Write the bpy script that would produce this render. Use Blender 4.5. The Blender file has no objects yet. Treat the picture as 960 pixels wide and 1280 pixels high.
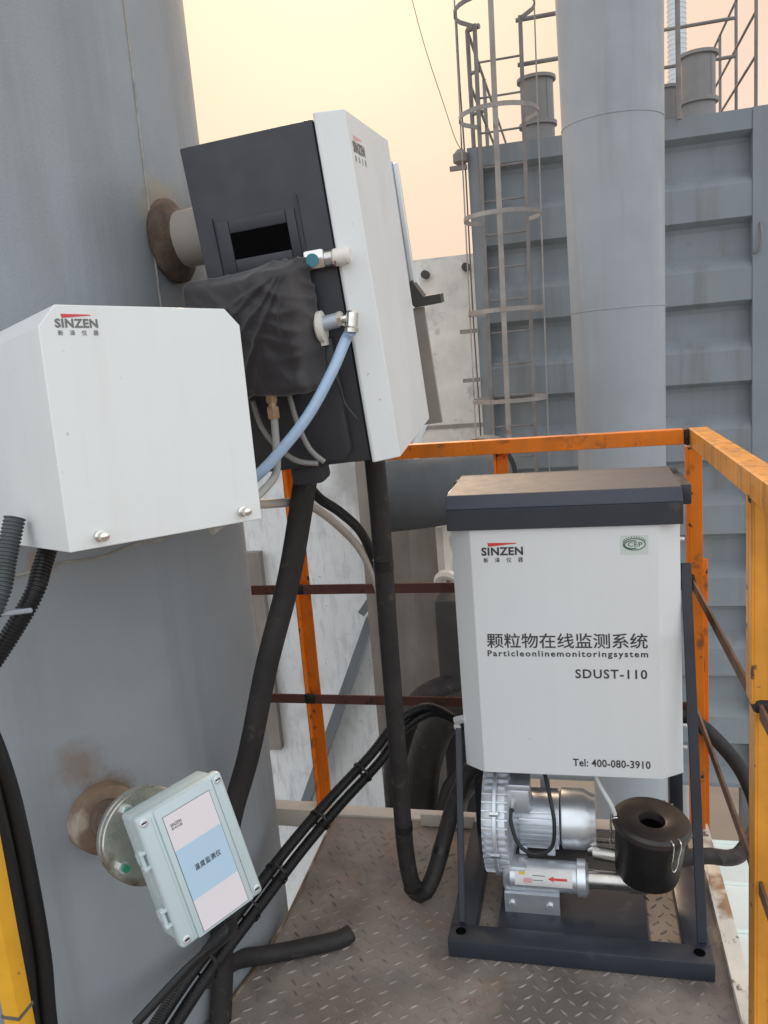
import bpy, bmesh, math, random
from mathutils import Matrix, Vector, Euler, noise
random.seed(7)
R = math.radians
scene = bpy.context.scene
COL = scene.collection

# ------------------------------------------------------------------ camera
cam = bpy.data.cameras.new("camera")
cam.sensor_fit = 'HORIZONTAL'; cam.sensor_width = 36.0; cam.lens = 37.5
cam.clip_start = 0.02; cam.clip_end = 4000
cam_o = bpy.data.objects.new("camera", cam); COL.objects.link(cam_o)
right = Vector((0.97005413, 0.22883304, -0.08142736))
up = Vector((0.03602881, 0.19597107, 0.97994758))
fwd = Vector((-0.24020179, 0.95353593, -0.18185797))
cm = Matrix((right, up, -fwd)).transposed().to_4x4(); cm.translation = (0, 0, 1.5)
cam_o.matrix_world = cm
scene.camera = cam_o

# ------------------------------------------------------------------ light
SUN_EL, SUN_AZ = R(31), R(-15)          # hazy evening sun beyond the platform; azimuth from +Y
sun_dir = Vector((math.sin(SUN_AZ)*math.cos(SUN_EL), math.cos(SUN_AZ)*math.cos(SUN_EL), math.sin(SUN_EL)))
world = bpy.data.worlds.new("World"); scene.world = world; world.use_nodes = True
wt = world.node_tree; wt.nodes.clear()
def wn(t, **k):
    n = wt.nodes.new(t)
    for a, b in k.items(): setattr(n, a, b)
    return n
sky = wn('ShaderNodeTexSky', sky_type='NISHITA', sun_disc=False, sun_elevation=SUN_EL, sun_rotation=SUN_AZ,
         air_density=1.5, dust_density=4.0, ozone_density=1.0)
bg1 = wn('ShaderNodeBackground'); bg1.inputs[1].default_value = 0.05
dim = wn('ShaderNodeVectorMath', operation='SCALE'); dim.inputs['Scale'].default_value = 0.04   # most of the clear sky is veiled by haze
wt.links.new(sky.outputs[0], dim.inputs[0]); wt.links.new(dim.outputs[0], bg1.inputs[0])
# bright evening haze: warm toward the sun, neutral and cool on the far side of the sky
tc = wn('ShaderNodeTexCoord')
dot = wn('ShaderNodeVectorMath', operation='DOT_PRODUCT'); dot.inputs[1].default_value = sun_dir
wt.links.new(tc.outputs['Generated'], dot.inputs[0])
mr = wn('ShaderNodeMapRange'); mr.inputs[1].default_value = -1; mr.inputs[2].default_value = 1
wt.links.new(dot.outputs['Value'], mr.inputs[0])
ramp = wn('ShaderNodeValToRGB'); cr = ramp.color_ramp
cr.elements[0].position = 0.0; cr.elements[0].color = (0.72, 0.77, 0.82, 1)
cr.elements[1].position = 1.0; cr.elements[1].color = (0.525, 0.49, 0.36, 1)
for p, c in ((0.5, (0.70, 0.735, 0.765)), (0.82, (0.55, 0.485, 0.44)), (0.90, (0.55, 0.445, 0.38)), (0.945, (0.495, 0.37, 0.295)), (0.97, (0.485, 0.38, 0.285)), (0.992, (0.505, 0.445, 0.315))):
    e = cr.elements.new(p); e.color = (*c, 1)
wt.links.new(mr.outputs[0], ramp.inputs[0])
bg2 = wn('ShaderNodeBackground'); bg2.inputs[1].default_value = 1.0
hz = wn('ShaderNodeTexNoise'); hz.inputs['Scale'].default_value = 2.2; hz.inputs['Detail'].default_value = 3
wt.links.new(tc.outputs['Generated'], hz.inputs['Vector'])
hm = wn('ShaderNodeMapRange'); hm.inputs[1].default_value = 0.3; hm.inputs[2].default_value = 0.7; hm.inputs[3].default_value = 0.93; hm.inputs[4].default_value = 1.05
wt.links.new(hz.outputs[0], hm.inputs[0])
hs = wn('ShaderNodeVectorMath', operation='SCALE'); wt.links.new(ramp.outputs[0], hs.inputs[0]); wt.links.new(hm.outputs[0], hs.inputs['Scale'])
wt.links.new(hs.outputs[0], bg2.inputs[0])
add = wn('ShaderNodeAddShader'); out = wn('ShaderNodeOutputWorld')
wt.links.new(bg1.outputs[0], add.inputs[0]); wt.links.new(bg2.outputs[0], add.inputs[1]); wt.links.new(add.outputs[0], out.inputs[0])

sl = bpy.data.lights.new("sun", 'SUN'); sl.energy = 1.3; sl.angle = R(11); sl.color = (1.0, 0.74, 0.5)
so = bpy.data.objects.new("sun", sl); COL.objects.link(so)
so.rotation_euler = sun_dir.to_track_quat('Z', 'Y').to_euler()

scene.view_settings.view_transform = 'Standard'; scene.view_settings.look = 'None'
scene.view_settings.gamma = 1.0; scene.view_settings.exposure = 0.95; scene.view_settings.use_curve_mapping = False
scene.render.engine = 'CYCLES'

# ------------------------------------------------------------------ materials
def mat(name, base, rough=0.6, metal=0.0, var=0.12, vscale=6.0, bump=0.0, bscale=120.0, spots=None, streak=None,
        stains_shade=None, grain=None, spec=0.5, trans=0.0, coat=0.0, rvar=0.1):
    """Principled material: mottled base, optional spots (colour, scale, threshold), vertical streaks
    (colour, amount, scale), and stains [(centre, radius, colour, strength)] of fixed shape in object space."""
    m = bpy.data.materials.new(name); m.use_nodes = True
    nt = m.node_tree; N = nt.nodes; Lk = nt.links
    b = N['Principled BSDF']
    b.inputs['Metallic'].default_value = metal
    b.inputs['Specular IOR Level'].default_value = spec
    b.inputs['Transmission Weight'].default_value = trans
    b.inputs['Coat Weight'].default_value = coat
    co = N.new('ShaderNodeTexCoord')
    def noise_tex(scale, detail=6, rough_=0.6, vec=None):
        n = N.new('ShaderNodeTexNoise'); n.inputs['Scale'].default_value = scale
        n.inputs['Detail'].default_value = detail; n.inputs['Roughness'].default_value = rough_
        Lk.new(vec or co.outputs['Object'], n.inputs['Vector']); return n
    def mapr(v, a, c, d=0.0, e=1.0):
        n = N.new('ShaderNodeMapRange'); n.inputs[1].default_value = a; n.inputs[2].default_value = c
        n.inputs[3].default_value = d; n.inputs[4].default_value = e; Lk.new(v, n.inputs[0]); return n.outputs[0]
    def mix(fac, a, c, blend='MIX'):
        n = N.new('ShaderNodeMix'); n.data_type = 'RGBA'; n.blend_type = blend
        for inp, v in ((n.inputs['Factor'], fac), (n.inputs['A'], a), (n.inputs['B'], c)):
            if isinstance(v, (tuple, list)): inp.default_value = (*v, 1) if len(v) == 3 else v
            elif isinstance(v, (int, float)): inp.default_value = v
            else: Lk.new(v, inp)
        return n.outputs['Result']
    n1 = noise_tex(vscale)
    dk = tuple(max(0, c*(1-var)) for c in base); lt = tuple(min(1, c*(1+var)) for c in base)
    c = mix(mapr(n1.outputs[0], 0.3, 0.7), dk, lt)
    if streak:
        sc, amt, ssc = streak[:3]
        mp = N.new('ShaderNodeMapping'); mp.inputs['Scale'].default_value = (ssc, ssc, ssc*(streak[3] if len(streak) > 3 else 0.06))
        Lk.new(co.outputs['Object'], mp.inputs['Vector'])
        n2 = noise_tex(1.0, 5, 0.65, mp.outputs[0])
        c = mix(mapr(n2.outputs[0], 0.5, 0.75, 0, amt), c, sc)
    if grain:
        gc, amt, gs, th = grain
        n4 = noise_tex(gs, 8, 0.75)
        c = mix(mapr(n4.outputs[0], th, th+0.1, 0, amt), c, gc)
    for sp in (spots or []):
        sc, ssc, th = sp[:3]; soft = sp[3] if len(sp) > 3 else 0.06
        n3 = noise_tex(ssc, 4, 0.55)
        c = mix(mapr(n3.outputs[0], th, th+soft), c, sc)
    for (cen, rad, sc, st) in (stains_shade or []):
        d = N.new('ShaderNodeVectorMath'); d.operation = 'DISTANCE'; d.inputs[1].default_value = cen
        Lk.new(co.outputs['Object'], d.inputs[0])
        nn = noise_tex(18, 5, 0.7)
        ad = N.new('ShaderNodeMath'); ad.operation = 'MULTIPLY_ADD'; ad.inputs[1].default_value = rad*1.5; 
        Lk.new(nn.outputs[0], ad.inputs[0]); Lk.new(d.outputs['Value'], ad.inputs[2])
        c = mix(mapr(ad.outputs[0], rad*1.2, rad*1.9, st, 0.0), c, sc)
    Lk.new(c, b.inputs['Base Color'])
    nr = noise_tex(vscale*2.3)
    Lk.new(mapr(nr.outputs[0], 0.3, 0.7, max(0.02, rough-rvar), min(1, rough+rvar)), b.inputs['Roughness'])
    if bump:
        bn = noise_tex(bscale, 4, 0.6)
        bp = N.new('ShaderNodeBump'); bp.inputs['Strength'].default_value = bump; bp.inputs['Distance'].default_value = 0.004
        Lk.new(bn.outputs[0], bp.inputs['Height']); Lk.new(bp.outputs[0], b.inputs['Normal'])
    return m

M = {}
RUST = (0.16, 0.07, 0.03)
M['stack'] = mat('grey stack paint', (0.275, 0.302, 0.325), 0.5, var=0.09, vscale=2.6, bump=0.22, bscale=180,
    streak=((0.20, 0.20, 0.19), 0.55, 7.0),
    stains_shade=[((0.745, -0.05, 1.84), 0.095, (0.45, 0.36, 0.22), 0.75), ((0.63, -0.42, 0.64), 0.075, (0.17, 0.10, 0.055), 0.95),
            ((0.60, -0.455, 1.175), 0.03, (0.30, 0.16, 0.08), 0.8), ((0.62, -0.46, 0.75), 0.06, (0.20, 0.12, 0.07), 0.6)])
M['seam'] = mat('tan weld bead', (0.33, 0.31, 0.27), 0.6, var=0.3, vscale=30, bump=0.3)
M['flue'] = mat('pale grey flue paint', (0.31, 0.335, 0.365), 0.5, var=0.06, vscale=3.0, streak=((0.25, 0.245, 0.235), 0.6, 6.0), bump=0.05)
M['casing'] = mat('grey casing paint', (0.205, 0.232, 0.256), 0.6, var=0.08, vscale=2.0, streak=((0.15, 0.145, 0.14), 0.8, 5.0), spots=[((0.20, 0.17, 0.15), 2.2, 0.66, 0.1)])
M['casing_steel'] = mat('brown grey ladder steel', (0.20, 0.185, 0.18), 0.65, var=0.25, vscale=4.0)
M['hoop_steel'] = mat('pale worn hoop steel', (0.31, 0.285, 0.27), 0.6, var=0.3, vscale=3.0, spots=[((0.2, 0.12, 0.09), 4.0, 0.62)])
M['concrete'] = mat('weathered pale concrete', (0.70, 0.665, 0.62), 0.9, var=0.18, vscale=2.0, bump=0.3, bscale=30,
    streak=((0.30, 0.28, 0.26), 0.55, 4.0), spots=[((0.36, 0.34, 0.31), 1.6, 0.55, 0.15), ((0.50, 0.47, 0.44), 5.5, 0.58, 0.14)])
M['peeling'] = mat('flaking whitewash', (0.86, 0.885, 0.90), 0.85, var=0.06, vscale=3.0, bump=0.5, bscale=25,
    streak=((0.42, 0.45, 0.48), 0.6, 34.0, 0.16), grain=((0.55, 0.58, 0.61), 0.4, 9, 0.56), spots=[((0.55, 0.56, 0.56), 2.2, 0.57, 0.12), ((0.40, 0.40, 0.40), 40, 0.68, 0.03)])
M['dim_concrete'] = mat('dusty grey column paint', (0.30, 0.27, 0.245), 0.85, var=0.2, vscale=4.0, streak=((0.2, 0.17, 0.15), 0.6, 6.0))
M['pale_edge'] = mat('cream flange paint', (0.60, 0.56, 0.49), 0.8, var=0.15, vscale=5)
M['slate_pipe'] = mat('slate duct paint', (0.095, 0.105, 0.112), 0.75, spec=0.2, var=0.2, vscale=5)
M['darkmetal'] = mat('near black plant steel', (0.05, 0.048, 0.047), 0.7, var=0.3, vscale=5)  # near-black base colour with mottled tone
M['rustred'] = mat('red oxide rail paint', (0.125, 0.045, 0.032), 0.7, var=0.25, vscale=14, spots=[((0.05, 0.03, 0.025), 20, 0.62)])
M['orange'] = mat('orange rail paint', (0.74, 0.19, 0.014), 0.5, spec=0.22, var=0.14, vscale=9, bump=0.12, bscale=60,
    spots=[((0.30, 0.10, 0.03), 14, 0.57, 0.10), ((0.07, 0.04, 0.03), 30, 0.66, 0.03)], streak=((0.42, 0.15, 0.04), 0.6, 22.0))
M['amber'] = mat('weathered amber post paint', (0.64, 0.27, 0.032), 0.42, spec=0.45, var=0.2, vscale=8, bump=0.15, bscale=60,
    streak=((0.12, 0.075, 0.03), 1.0, 34.0, 0.03), spots=[((0.10, 0.05, 0.03), 24, 0.65, 0.04)])
M['yellow'] = mat('yellow post paint', (0.72, 0.37, 0.02), 0.5, var=0.12, vscale=9, spots=[((0.12, 0.07, 0.03), 30, 0.70, 0.03)])
M['weld'] = mat('burnt weld metal', (0.03, 0.026, 0.024), 0.6, 0.4, var=0.6, vscale=40, bump=0.8, bscale=90)
M['rustbar'] = mat('rusty flat bar', (0.155, 0.083, 0.055), 0.8, var=0.3, vscale=18, bump=0.25, bscale=120)
M['plate'] = mat('worn rusty chequer plate', (0.238, 0.208, 0.186), 0.5, var=0.25, vscale=5, stains_shade=[((-0.10, 1.60, 0), 0.20, (0.10, 0.09, 0.083), 0.7), ((-0.62, 1.55, 0), 0.12, (0.13, 0.105, 0.09), 0.6), ((-0.40, 2.30, 0), 0.12, (0.24, 0.15, 0.11), 0.5)], bump=0.3, bscale=160,  # first dark patch paints the cabinet's shade on the floor before it
    spots=[((0.115, 0.095, 0.083), 3.2, 0.53, 0.16), ((0.26, 0.17, 0.12), 6.0, 0.58, 0.16), ((0.11, 0.10, 0.095), 14, 0.66, 0.1)])
M['tread'] = mat('polished tread bars', (0.262, 0.232, 0.209), 0.48, 0.12, var=0.35, vscale=10, spots=[((0.13, 0.105, 0.09), 3.2, 0.53, 0.16), ((0.19, 0.14, 0.11), 9, 0.55, 0.1)])
M['white_edge'] = mat('chipped white angle paint', (0.72, 0.69, 0.62), 0.7, var=0.1, vscale=8,
    spots=[((0.30, 0.19, 0.12), 7, 0.56, 0.10), ((0.07, 0.055, 0.045), 15, 0.62, 0.05)], bump=0.2, bscale=40)
M['white'] = mat('white powder coat', (0.74, 0.765, 0.765), 0.38, var=0.015, vscale=4, bump=0.04, bscale=420,
    coat=0.25, streak=((0.64, 0.63, 0.60), 0.26, 20.0, 0.05), spots=[((0.55, 0.51, 0.43), 75, 0.70, 0.04)])
M['white_clean'] = mat('white cabinet paint', (0.735, 0.755, 0.762), 0.36, var=0.015, vscale=4, bump=0.03, bscale=420, streak=((0.66, 0.665, 0.65), 0.2, 16.0, 0.05), spots=[((0.55, 0.53, 0.48), 90, 0.72, 0.03)])
M['charcoal'] = mat('charcoal powder coat', (0.030, 0.032, 0.040), 0.5, var=0.08, vscale=8, bump=0.06, bscale=420)
M['slate'] = mat('slate powder coat', (0.027, 0.032, 0.043), 0.42, var=0.1, vscale=10, bump=0.05, bscale=400,
    spots=[((0.075, 0.075, 0.075), 12, 0.66, 0.15)])
M['dust_sheen_slate'] = mat('dust and sheen slate paint', (0.055, 0.062, 0.082), 0.55, var=0.06, vscale=10, bump=0.03, bscale=400, spec=0.3, rvar=0.05, spots=[((0.09, 0.086, 0.09), 60, 0.64, 0.12)])  # lighter base holds painted sky sheen as well as dust; specks are dust
M['gap'] = mat('black rubber seal', (0.006, 0.006, 0.007), 0.7)
M['fabric'] = mat('black nylon fabric', (0.017, 0.0135, 0.0165), 0.5, var=0.15, vscale=12, bump=0.15, bscale=700)
M['fabric'].node_tree.nodes['Principled BSDF'].inputs['Sheen Weight'].default_value = 0.25
M['rubber'] = mat('black foam hose', (0.019, 0.0165, 0.016), 0.66, var=0.35, vscale=12, bump=0.35, bscale=70, spots=[((0.06, 0.052, 0.047), 26, 0.60, 0.12)])
M['tape'] = mat('black tape', (0.008, 0.008, 0.008), 0.4)
M['conduit'] = mat('black corrugated plastic', (0.010, 0.010, 0.011), 0.42, var=0.2, vscale=14)
M['conduit_grey'] = mat('grey corrugated plastic', (0.075, 0.085, 0.09), 0.5, var=0.2, vscale=14)
M['beige'] = mat('beige flexible conduit', (0.50, 0.44, 0.40), 0.45, var=0.1, vscale=12)
M['blue_tube'] = mat('pale blue nylon tube', (0.36, 0.50, 0.68), 0.25, var=0.05, spec=0.6)
M['blue_tube'].node_tree.nodes['Principled BSDF'].inputs['Subsurface Weight'].default_value = 0.2
M['clear_tube'] = mat('braided clear tube', (0.26, 0.25, 0.24), 0.25, var=0.1, vscale=40)
M['grey_tube'] = mat('grey plastic tube', (0.36, 0.36, 0.34), 0.35, var=0.05)
M['white_tube'] = mat('milky white tube', (0.66, 0.68, 0.68), 0.3, var=0.04)
M['galv'] = mat('bright zinc', (0.74, 0.77, 0.80), 0.33, 0.75, var=0.05, vscale=20, rvar=0.03)
M['galv_dull'] = mat('dull galvanised sheet', (0.42, 0.46, 0.51), 0.5, 0.5, var=0.2, vscale=16)
M['alu'] = mat('cast aluminium', (0.66, 0.69, 0.73), 0.38, 0.7, var=0.07, vscale=20, bump=0.08, bscale=300, rvar=0.04)
M['steel'] = mat('brushed stainless pipe', (0.55, 0.53, 0.50), 0.32, 1.0, var=0.12, vscale=14)
M['chrome'] = mat('nickel plated fitting', (0.70, 0.68, 0.64), 0.22, 1.0, var=0.1, vscale=30)
M['brass'] = mat('tarnished brass', (0.52, 0.38, 0.26), 0.35, 0.9, var=0.25, vscale=40)
M['ivory'] = mat('ivory plastic', (0.72, 0.69, 0.62), 0.4, var=0.04)
M['teal'] = mat('teal lock core', (0.06, 0.20, 0.26), 0.3, 0.3)
M['greenplug'] = mat('green thread sealant', (0.02, 0.22, 0.13), 0.45)
M['zinc_flange'] = mat('passivated zinc flange', (0.58, 0.57, 0.52), 0.28, 0.9, var=0.25, vscale=14, spots=[((0.30, 0.24, 0.18), 10, 0.60, 0.1)])
M['rust'] = mat('rusted weld pad', (0.20, 0.135, 0.09), 0.8, var=0.35, vscale=14, bump=0.5, bscale=60, spots=[((0.36, 0.31, 0.25), 9, 0.56, 0.1)])
M['rust_flange'] = mat('dark rusted flange', (0.11, 0.075, 0.058), 0.75, var=0.5, vscale=22, bump=0.6, bscale=80)
M['nozzle_pipe'] = mat('dusty nozzle pipe', (0.31, 0.28, 0.25), 0.6, var=0.15, vscale=8)
M['greybox'] = mat('pale green grey die cast paint', (0.50, 0.60, 0.615), 0.34, var=0.02, vscale=8, bump=0.04, bscale=500)
M['label_white'] = mat('label white print', (0.74, 0.70, 0.73), 0.4, var=0.01)
M['label_blue'] = mat('label blue print', (0.44, 0.60, 0.74), 0.4, var=0.01)
M['label_ink'] = mat('label black print', (0.02, 0.022, 0.025), 0.45)
M['ink'] = mat('grey black lettering ink', (0.045, 0.045, 0.048), 0.45)
M['ink_soft'] = mat('worn grey lettering ink', (0.15, 0.145, 0.145), 0.5)
M['red'] = mat('red print', (0.62, 0.05, 0.05), 0.45)
M['red_fade'] = mat('pink faded print', (0.66, 0.38, 0.37), 0.5)
M['green_ink'] = mat('green print', (0.045, 0.14, 0.095), 0.45)
M['sticker'] = mat('translucent sticker', (0.60, 0.65, 0.61), 0.4)
M['sticker_white'] = mat('warning sticker', (0.72, 0.70, 0.69), 0.35)
M['sticker_yellow'] = mat('yellow warning print', (0.70, 0.50, 0.06), 0.4)
M['filter'] = mat('black filter canister', (0.012, 0.0115, 0.0115), 0.38, var=0.25, vscale=9)
M['filter_lid'] = mat('dusty black filter lid', (0.032, 0.026, 0.024), 0.42, var=0.2, vscale=9)
M['hole'] = mat('dark opening', (0.004, 0.004, 0.004), 0.95, spec=0.0)
M['roof'] = mat('pale green roof sheet', (0.84, 0.89, 0.85), 0.55, var=0.05, vscale=1.5, streak=((0.55, 0.60, 0.57), 0.3, 3))
M['ground'] = mat('dusty yard ground', (0.20, 0.18, 0.16), 0.95, var=0.2, vscale=0.15, spots=[((0.13, 0.12, 0.11), 0.3, 0.55, 0.1)])
M['farstack'] = mat('far pale chimney paint', (0.60, 0.65, 0.69), 0.7, var=0.05)
M['vent'] = mat('grey vent paint', (0.23, 0.225, 0.225), 0.55, var=0.1, vscale=3)
M['wire'] = mat('thin dark wire', (0.12, 0.10, 0.09), 0.6)
M['paper'] = mat('torn paper scrap', (0.42, 0.40, 0.31), 0.8)

# ------------------------------------------------------------------ mesh helpers
FR = {}                      # object -> world matrix of its frame (children share the thing's frame)

class MB:
    """collects shapes in one bmesh; T maps local to world coordinates"""
    def __init__(s, T=None): s.bm = bmesh.new(); s.T = T or Matrix.Identity(4)
    def _add(s, verts, faces, bevel=0.0, seg=2):
        vs = [s.bm.verts.new(s.T @ Vector(v)) for v in verts]
        fs = []
        for f in faces:
            try: fs.append(s.bm.faces.new([vs[i] for i in f]))
            except ValueError: pass
        if bevel > 0:
            es = {e for f in fs for e in f.edges}
            bmesh.ops.bevel(s.bm, geom=list(es), offset=bevel, segments=seg, affect='EDGES', profile=0.5)
        return s
    def box(s, a, b, bevel=0.0, seg=2):
        (x0, y0, z0), (x1, y1, z1) = a, b
        v = [(x0,y0,z0),(x1,y0,z0),(x1,y1,z0),(x0,y1,z0),(x0,y0,z1),(x1,y0,z1),(x1,y1,z1),(x0,y1,z1)]
        return s._add(v, [(0,3,2,1),(4,5,6,7),(0,1,5,4),(1,2,6,5),(2,3,7,6),(3,0,4,7)], bevel, seg)
    def prism(s, poly, axis, a0, a1, bevel=0.0, seg=2):
        """poly: 2-D outline in the two other axes (x,y,z order), extruded along axis"""
        def P(p, a): q = list(p); q.insert(axis, a); return tuple(q)
        n = len(poly)
        v = [P(p, a0) for p in poly] + [P(p, a1) for p in poly]
        f = [tuple(range(n)), tuple(range(2*n-1, n-1, -1))] + [(i, i+n, (i+1) % n + n, (i+1) % n) for i in range(n)]
        return s._add(v, f, bevel, seg)
    def lathe(s, prof, p, d, n=32, cap=True):
        """profile [(radius, height)] turned about the axis from p along d"""
        d = Vector(d).normalized(); p = Vector(p)
        u = d.orthogonal().normalized(); w = d.cross(u)
        v = []; f = []
        for (r, h) in prof:
            for i in range(n):
                a = 2*math.pi*i/n
                v.append(p + d*h + (u*math.cos(a) + w*math.sin(a))*r)
        for j in range(len(prof)-1):
            for i in range(n):
                k = (i+1) % n
                f.append((j*n+i, j*n+k, (j+1)*n+k, (j+1)*n+i))
        if cap:
            f.append(tuple(range(n-1, -1, -1))); f.append(tuple(range((len(prof)-1)*n, len(prof)*n)))
        return s._add(v, f)
    def cyl(s, a, b, r, r1=None, n=20, bev=0.0):
        a = Vector(a); b = Vector(b); L = (b-a).length; r1 = r if r1 is None else r1
        if bev: pr = [(r-bev, 0), (r, bev), (r1, L-bev), (r1-bev, L)]
        else: pr = [(r, 0), (r1, L)]
        return s.lathe(pr, a, b-a, n)
    def tube(s, pts, r, n=12, step=None, corr=0.0, closed=False, rfun=None, smooth=True):
        """round tube along a smooth path; corr > 0 gives corrugations of that pitch"""
        pts = [Vector(p) for p in pts]
        path = []
        m = len(pts)
        if smooth and m > 2:
            segs = m if closed else m-1
            for i in range(segs):
                if closed: p0, p1, p2, p3 = (pts[(i+k) % m] for k in (-1, 0, 1, 2))
                else: p0, p1, p2, p3 = pts[max(0, i-1)], pts[i], pts[i+1], pts[min(m-1, i+2)]
                for k in range(16):
                    t = k/16
                    path.append(0.5*((2*p1)+(p2-p0)*t+(2*p0-5*p1+4*p2-p3)*t*t+(3*p1-p0-3*p2+p3)*t**3))
            if not closed: path.append(pts[-1])
        else: path = pts
        if closed: path = path + [path[0]]
        st = step or r*0.8
        if corr: st = corr/4
        # resample
        res = [path[0]]; acc = 0.0
        if smooth or corr:
            for a, b in zip(path, path[1:]):
                L = (b-a).length
                if L == 0: continue
                while acc + L >= st:
                    t = (st-acc)/L; a = a.lerp(b, t); res.append(a.copy()); L = (b-a).length; acc = 0.0
                    if L < 1e-9: break
                acc += L
            if not closed and (path[-1]-res[-1]).length > st*0.3: res.append(path[-1])
        else: res = path
        tan0 = (res[1]-res[0]).normalized(); u = tan0.orthogonal().normalized()
        v = []; f = []; N = len(res); tot = 0.0
        for i, p in enumerate(res):
            if closed: t = (res[(i+1) % N]-res[i-1]).normalized()
            else: t = (res[min(N-1, i+1)]-res[max(0, i-1)]).normalized()
            u = (u - t*u.dot(t)).normalized(); w = t.cross(u)
            rr = r
            if corr: rr = r*(1.0, 1.0, 0.86, 0.86)[i % 4]
            if rfun: rr *= rfun(i/(N-1))
            for k in range(n):
                a = 2*math.pi*k/n
                v.append(p + (u*math.cos(a)+w*math.sin(a))*rr)
        for i in range(N if closed else N-1):
            j = (i+1) % N
            for k in range(n):
                l = (k+1) % n
                f.append((i*n+k, i*n+l, j*n+l, j*n+k))
        if not closed: f.append(tuple(range(n-1, -1, -1))); f.append(tuple(range((N-1)*n, N*n)))
        return s._add(v, f)
    def bar(s, a, b, w, h, bevel=0.0, upv=(0,0,1)):
        """flat bar from a to b, w wide and h deep"""
        a = Vector(a); b = Vector(b); t = (b-a).normalized(); sd = t.cross(Vector(upv)).normalized(); q = sd.cross(t)
        v = [c + sd*(w/2*i) + q*(h/2*j) for c in (a, b) for i, j in ((-1,-1),(1,-1),(1,1),(-1,1))]
        return s._add(v, [(0,3,2,1),(4,5,6,7),(0,1,5,4),(1,2,6,5),(2,3,7,6),(3,0,4,7)], bevel, 1)
    def build(s, name, material, parent=None, angle=35):
        me = bpy.data.meshes.new(name)
        bmesh.ops.recalc_face_normals(s.bm, faces=s.bm.faces)
        s.bm.to_mesh(me); s.bm.free()
        fr = FR.get(parent, Matrix.Identity(4)) if parent else Matrix.Identity(4)
        me.transform(fr.inverted())
        me.polygons.foreach_set('use_smooth', [True]*len(me.polygons))
        me.set_sharp_from_angle(angle=R(angle))
        for mm in (material if isinstance(material, list) else [material]): me.materials.append(M[mm])
        o = bpy.data.objects.new(name, me); COL.objects.link(o)
        if parent: o.parent = parent
        FR[o] = fr
        return o

def tag(o, label=None, cat=None, group=None, kind=None):
    if label: o['label'] = label
    if cat: o['category'] = cat
    if group: o['group'] = group
    if kind: o['kind'] = kind
    return o
def thing(name, label, cat, loc=(0,0,0), rot=(0,0,0), group=None):
    o = bpy.data.objects.new(name, None); o.empty_display_size = 0.05; COL.objects.link(o)
    o.location = loc; o.rotation_euler = tuple(R(a) for a in rot)
    FR[o] = Matrix.Translation(loc) @ Euler(o.rotation_euler).to_matrix().to_4x4()
    return tag(o, label, cat, group)
def solo(name, mb, material, label, cat, group=None, loc=None):
    """a thing that is one mesh, with its origin on it"""
    if loc is None:
        zs = [v.co for v in mb.bm.verts]; loc = sum(zs, Vector())/len(zs)
    tmp = bpy.data.objects.new('tmp', None); FR[tmp] = Matrix.Translation(loc)
    o = mb.build(name, material, None)
    o.data.transform(Matrix.Translation(loc).inverted()); o.location = loc; FR[o] = Matrix.Translation(loc)
    bpy.data.objects.remove(tmp)
    return tag(o, label, cat, group)

def frame_on(T, origin, xdir, ydir):
    """matrix of a print frame: local x along xdir, local y along ydir, both given in T's frame"""
    x = Vector(xdir).normalized(); y = Vector(ydir).normalized(); z = x.cross(y)
    m = Matrix((x, y, z)).transposed().to_4x4(); m.translation = origin
    return T @ m
def text(name, body, F, w, h, material, parent, bold=0.0, proud=0.0006, spacing=1.0):
    """printed lettering stretched to w x h on frame F (lower left corner at the origin)"""
    cu = bpy.data.curves.new(name, 'FONT'); cu.body = body; cu.offset = bold; cu.space_character = spacing
    cu.resolution_u = 3
    ob = bpy.data.objects.new(name, cu); COL.objects.link(ob)
    bpy.context.view_layer.update()
    me = bpy.data.meshes.new_from_object(ob.evaluated_get(bpy.context.evaluated_depsgraph_get()))
    bpy.data.objects.remove(ob); bpy.data.curves.remove(cu)
    xs = [v.co.x for v in me.vertices]; ys = [v.co.y for v in me.vertices]
    x0, x1, y0, y1 = min(xs), max(xs), min(ys), max(ys)
    sx, sy = w/(x1-x0), h/(y1-y0)
    mm = F @ Matrix.Translation((0, 0, proud)) @ Matrix.Diagonal((sx, sy, 1, 1)) @ Matrix.Translation((-x0, -y0, 0))
    me.transform(FR[parent].inverted() @ mm)
    me.materials.clear(); me.materials.append(M[material]); me.name = name
    o = bpy.data.objects.new(name, me); COL.objects.link(o); o.parent = parent; FR[o] = FR[parent]
    return o
def flat(name, poly, F, material, parent, proud=0.0004):
    """thin printed patch, a real sheet 0.3 mm thick"""
    mb = MB(F); mb.prism(poly, 2, 0.0, proud)
    return mb.build(name, material, parent)
def rect(x0, y0, x1, y1): return [(x0, y0), (x1, y0), (x1, y1), (x0, y1)]
def maker_logo(F, w, parent, inkm='ink', redm='red'):
    """maker's mark: red wedge, SINZEN and four characters below; F at lower left, w wide"""
    k = w/0.103
    flat('logo_wedge', [(0.018*k, 0.041*k), (0.088*k, 0.0475*k), (0.088*k, 0.0495*k), (0.016*k, 0.0505*k)], F, redm, parent)
    text('logo_lettering', 'SINZEN', F @ Matrix.Translation((0, 0.018*k, 0)), w, 0.0215*k, inkm, parent, bold=0.035, spacing=1.08)
    for i, ch in enumerate('新泽仪器'):
        text('logo_character', ch, F @ Matrix.Translation((0.004*k + i*0.0285*k, 0, 0)), 0.0125*k, 0.0125*k, inkm, parent, bold=0.012)

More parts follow.
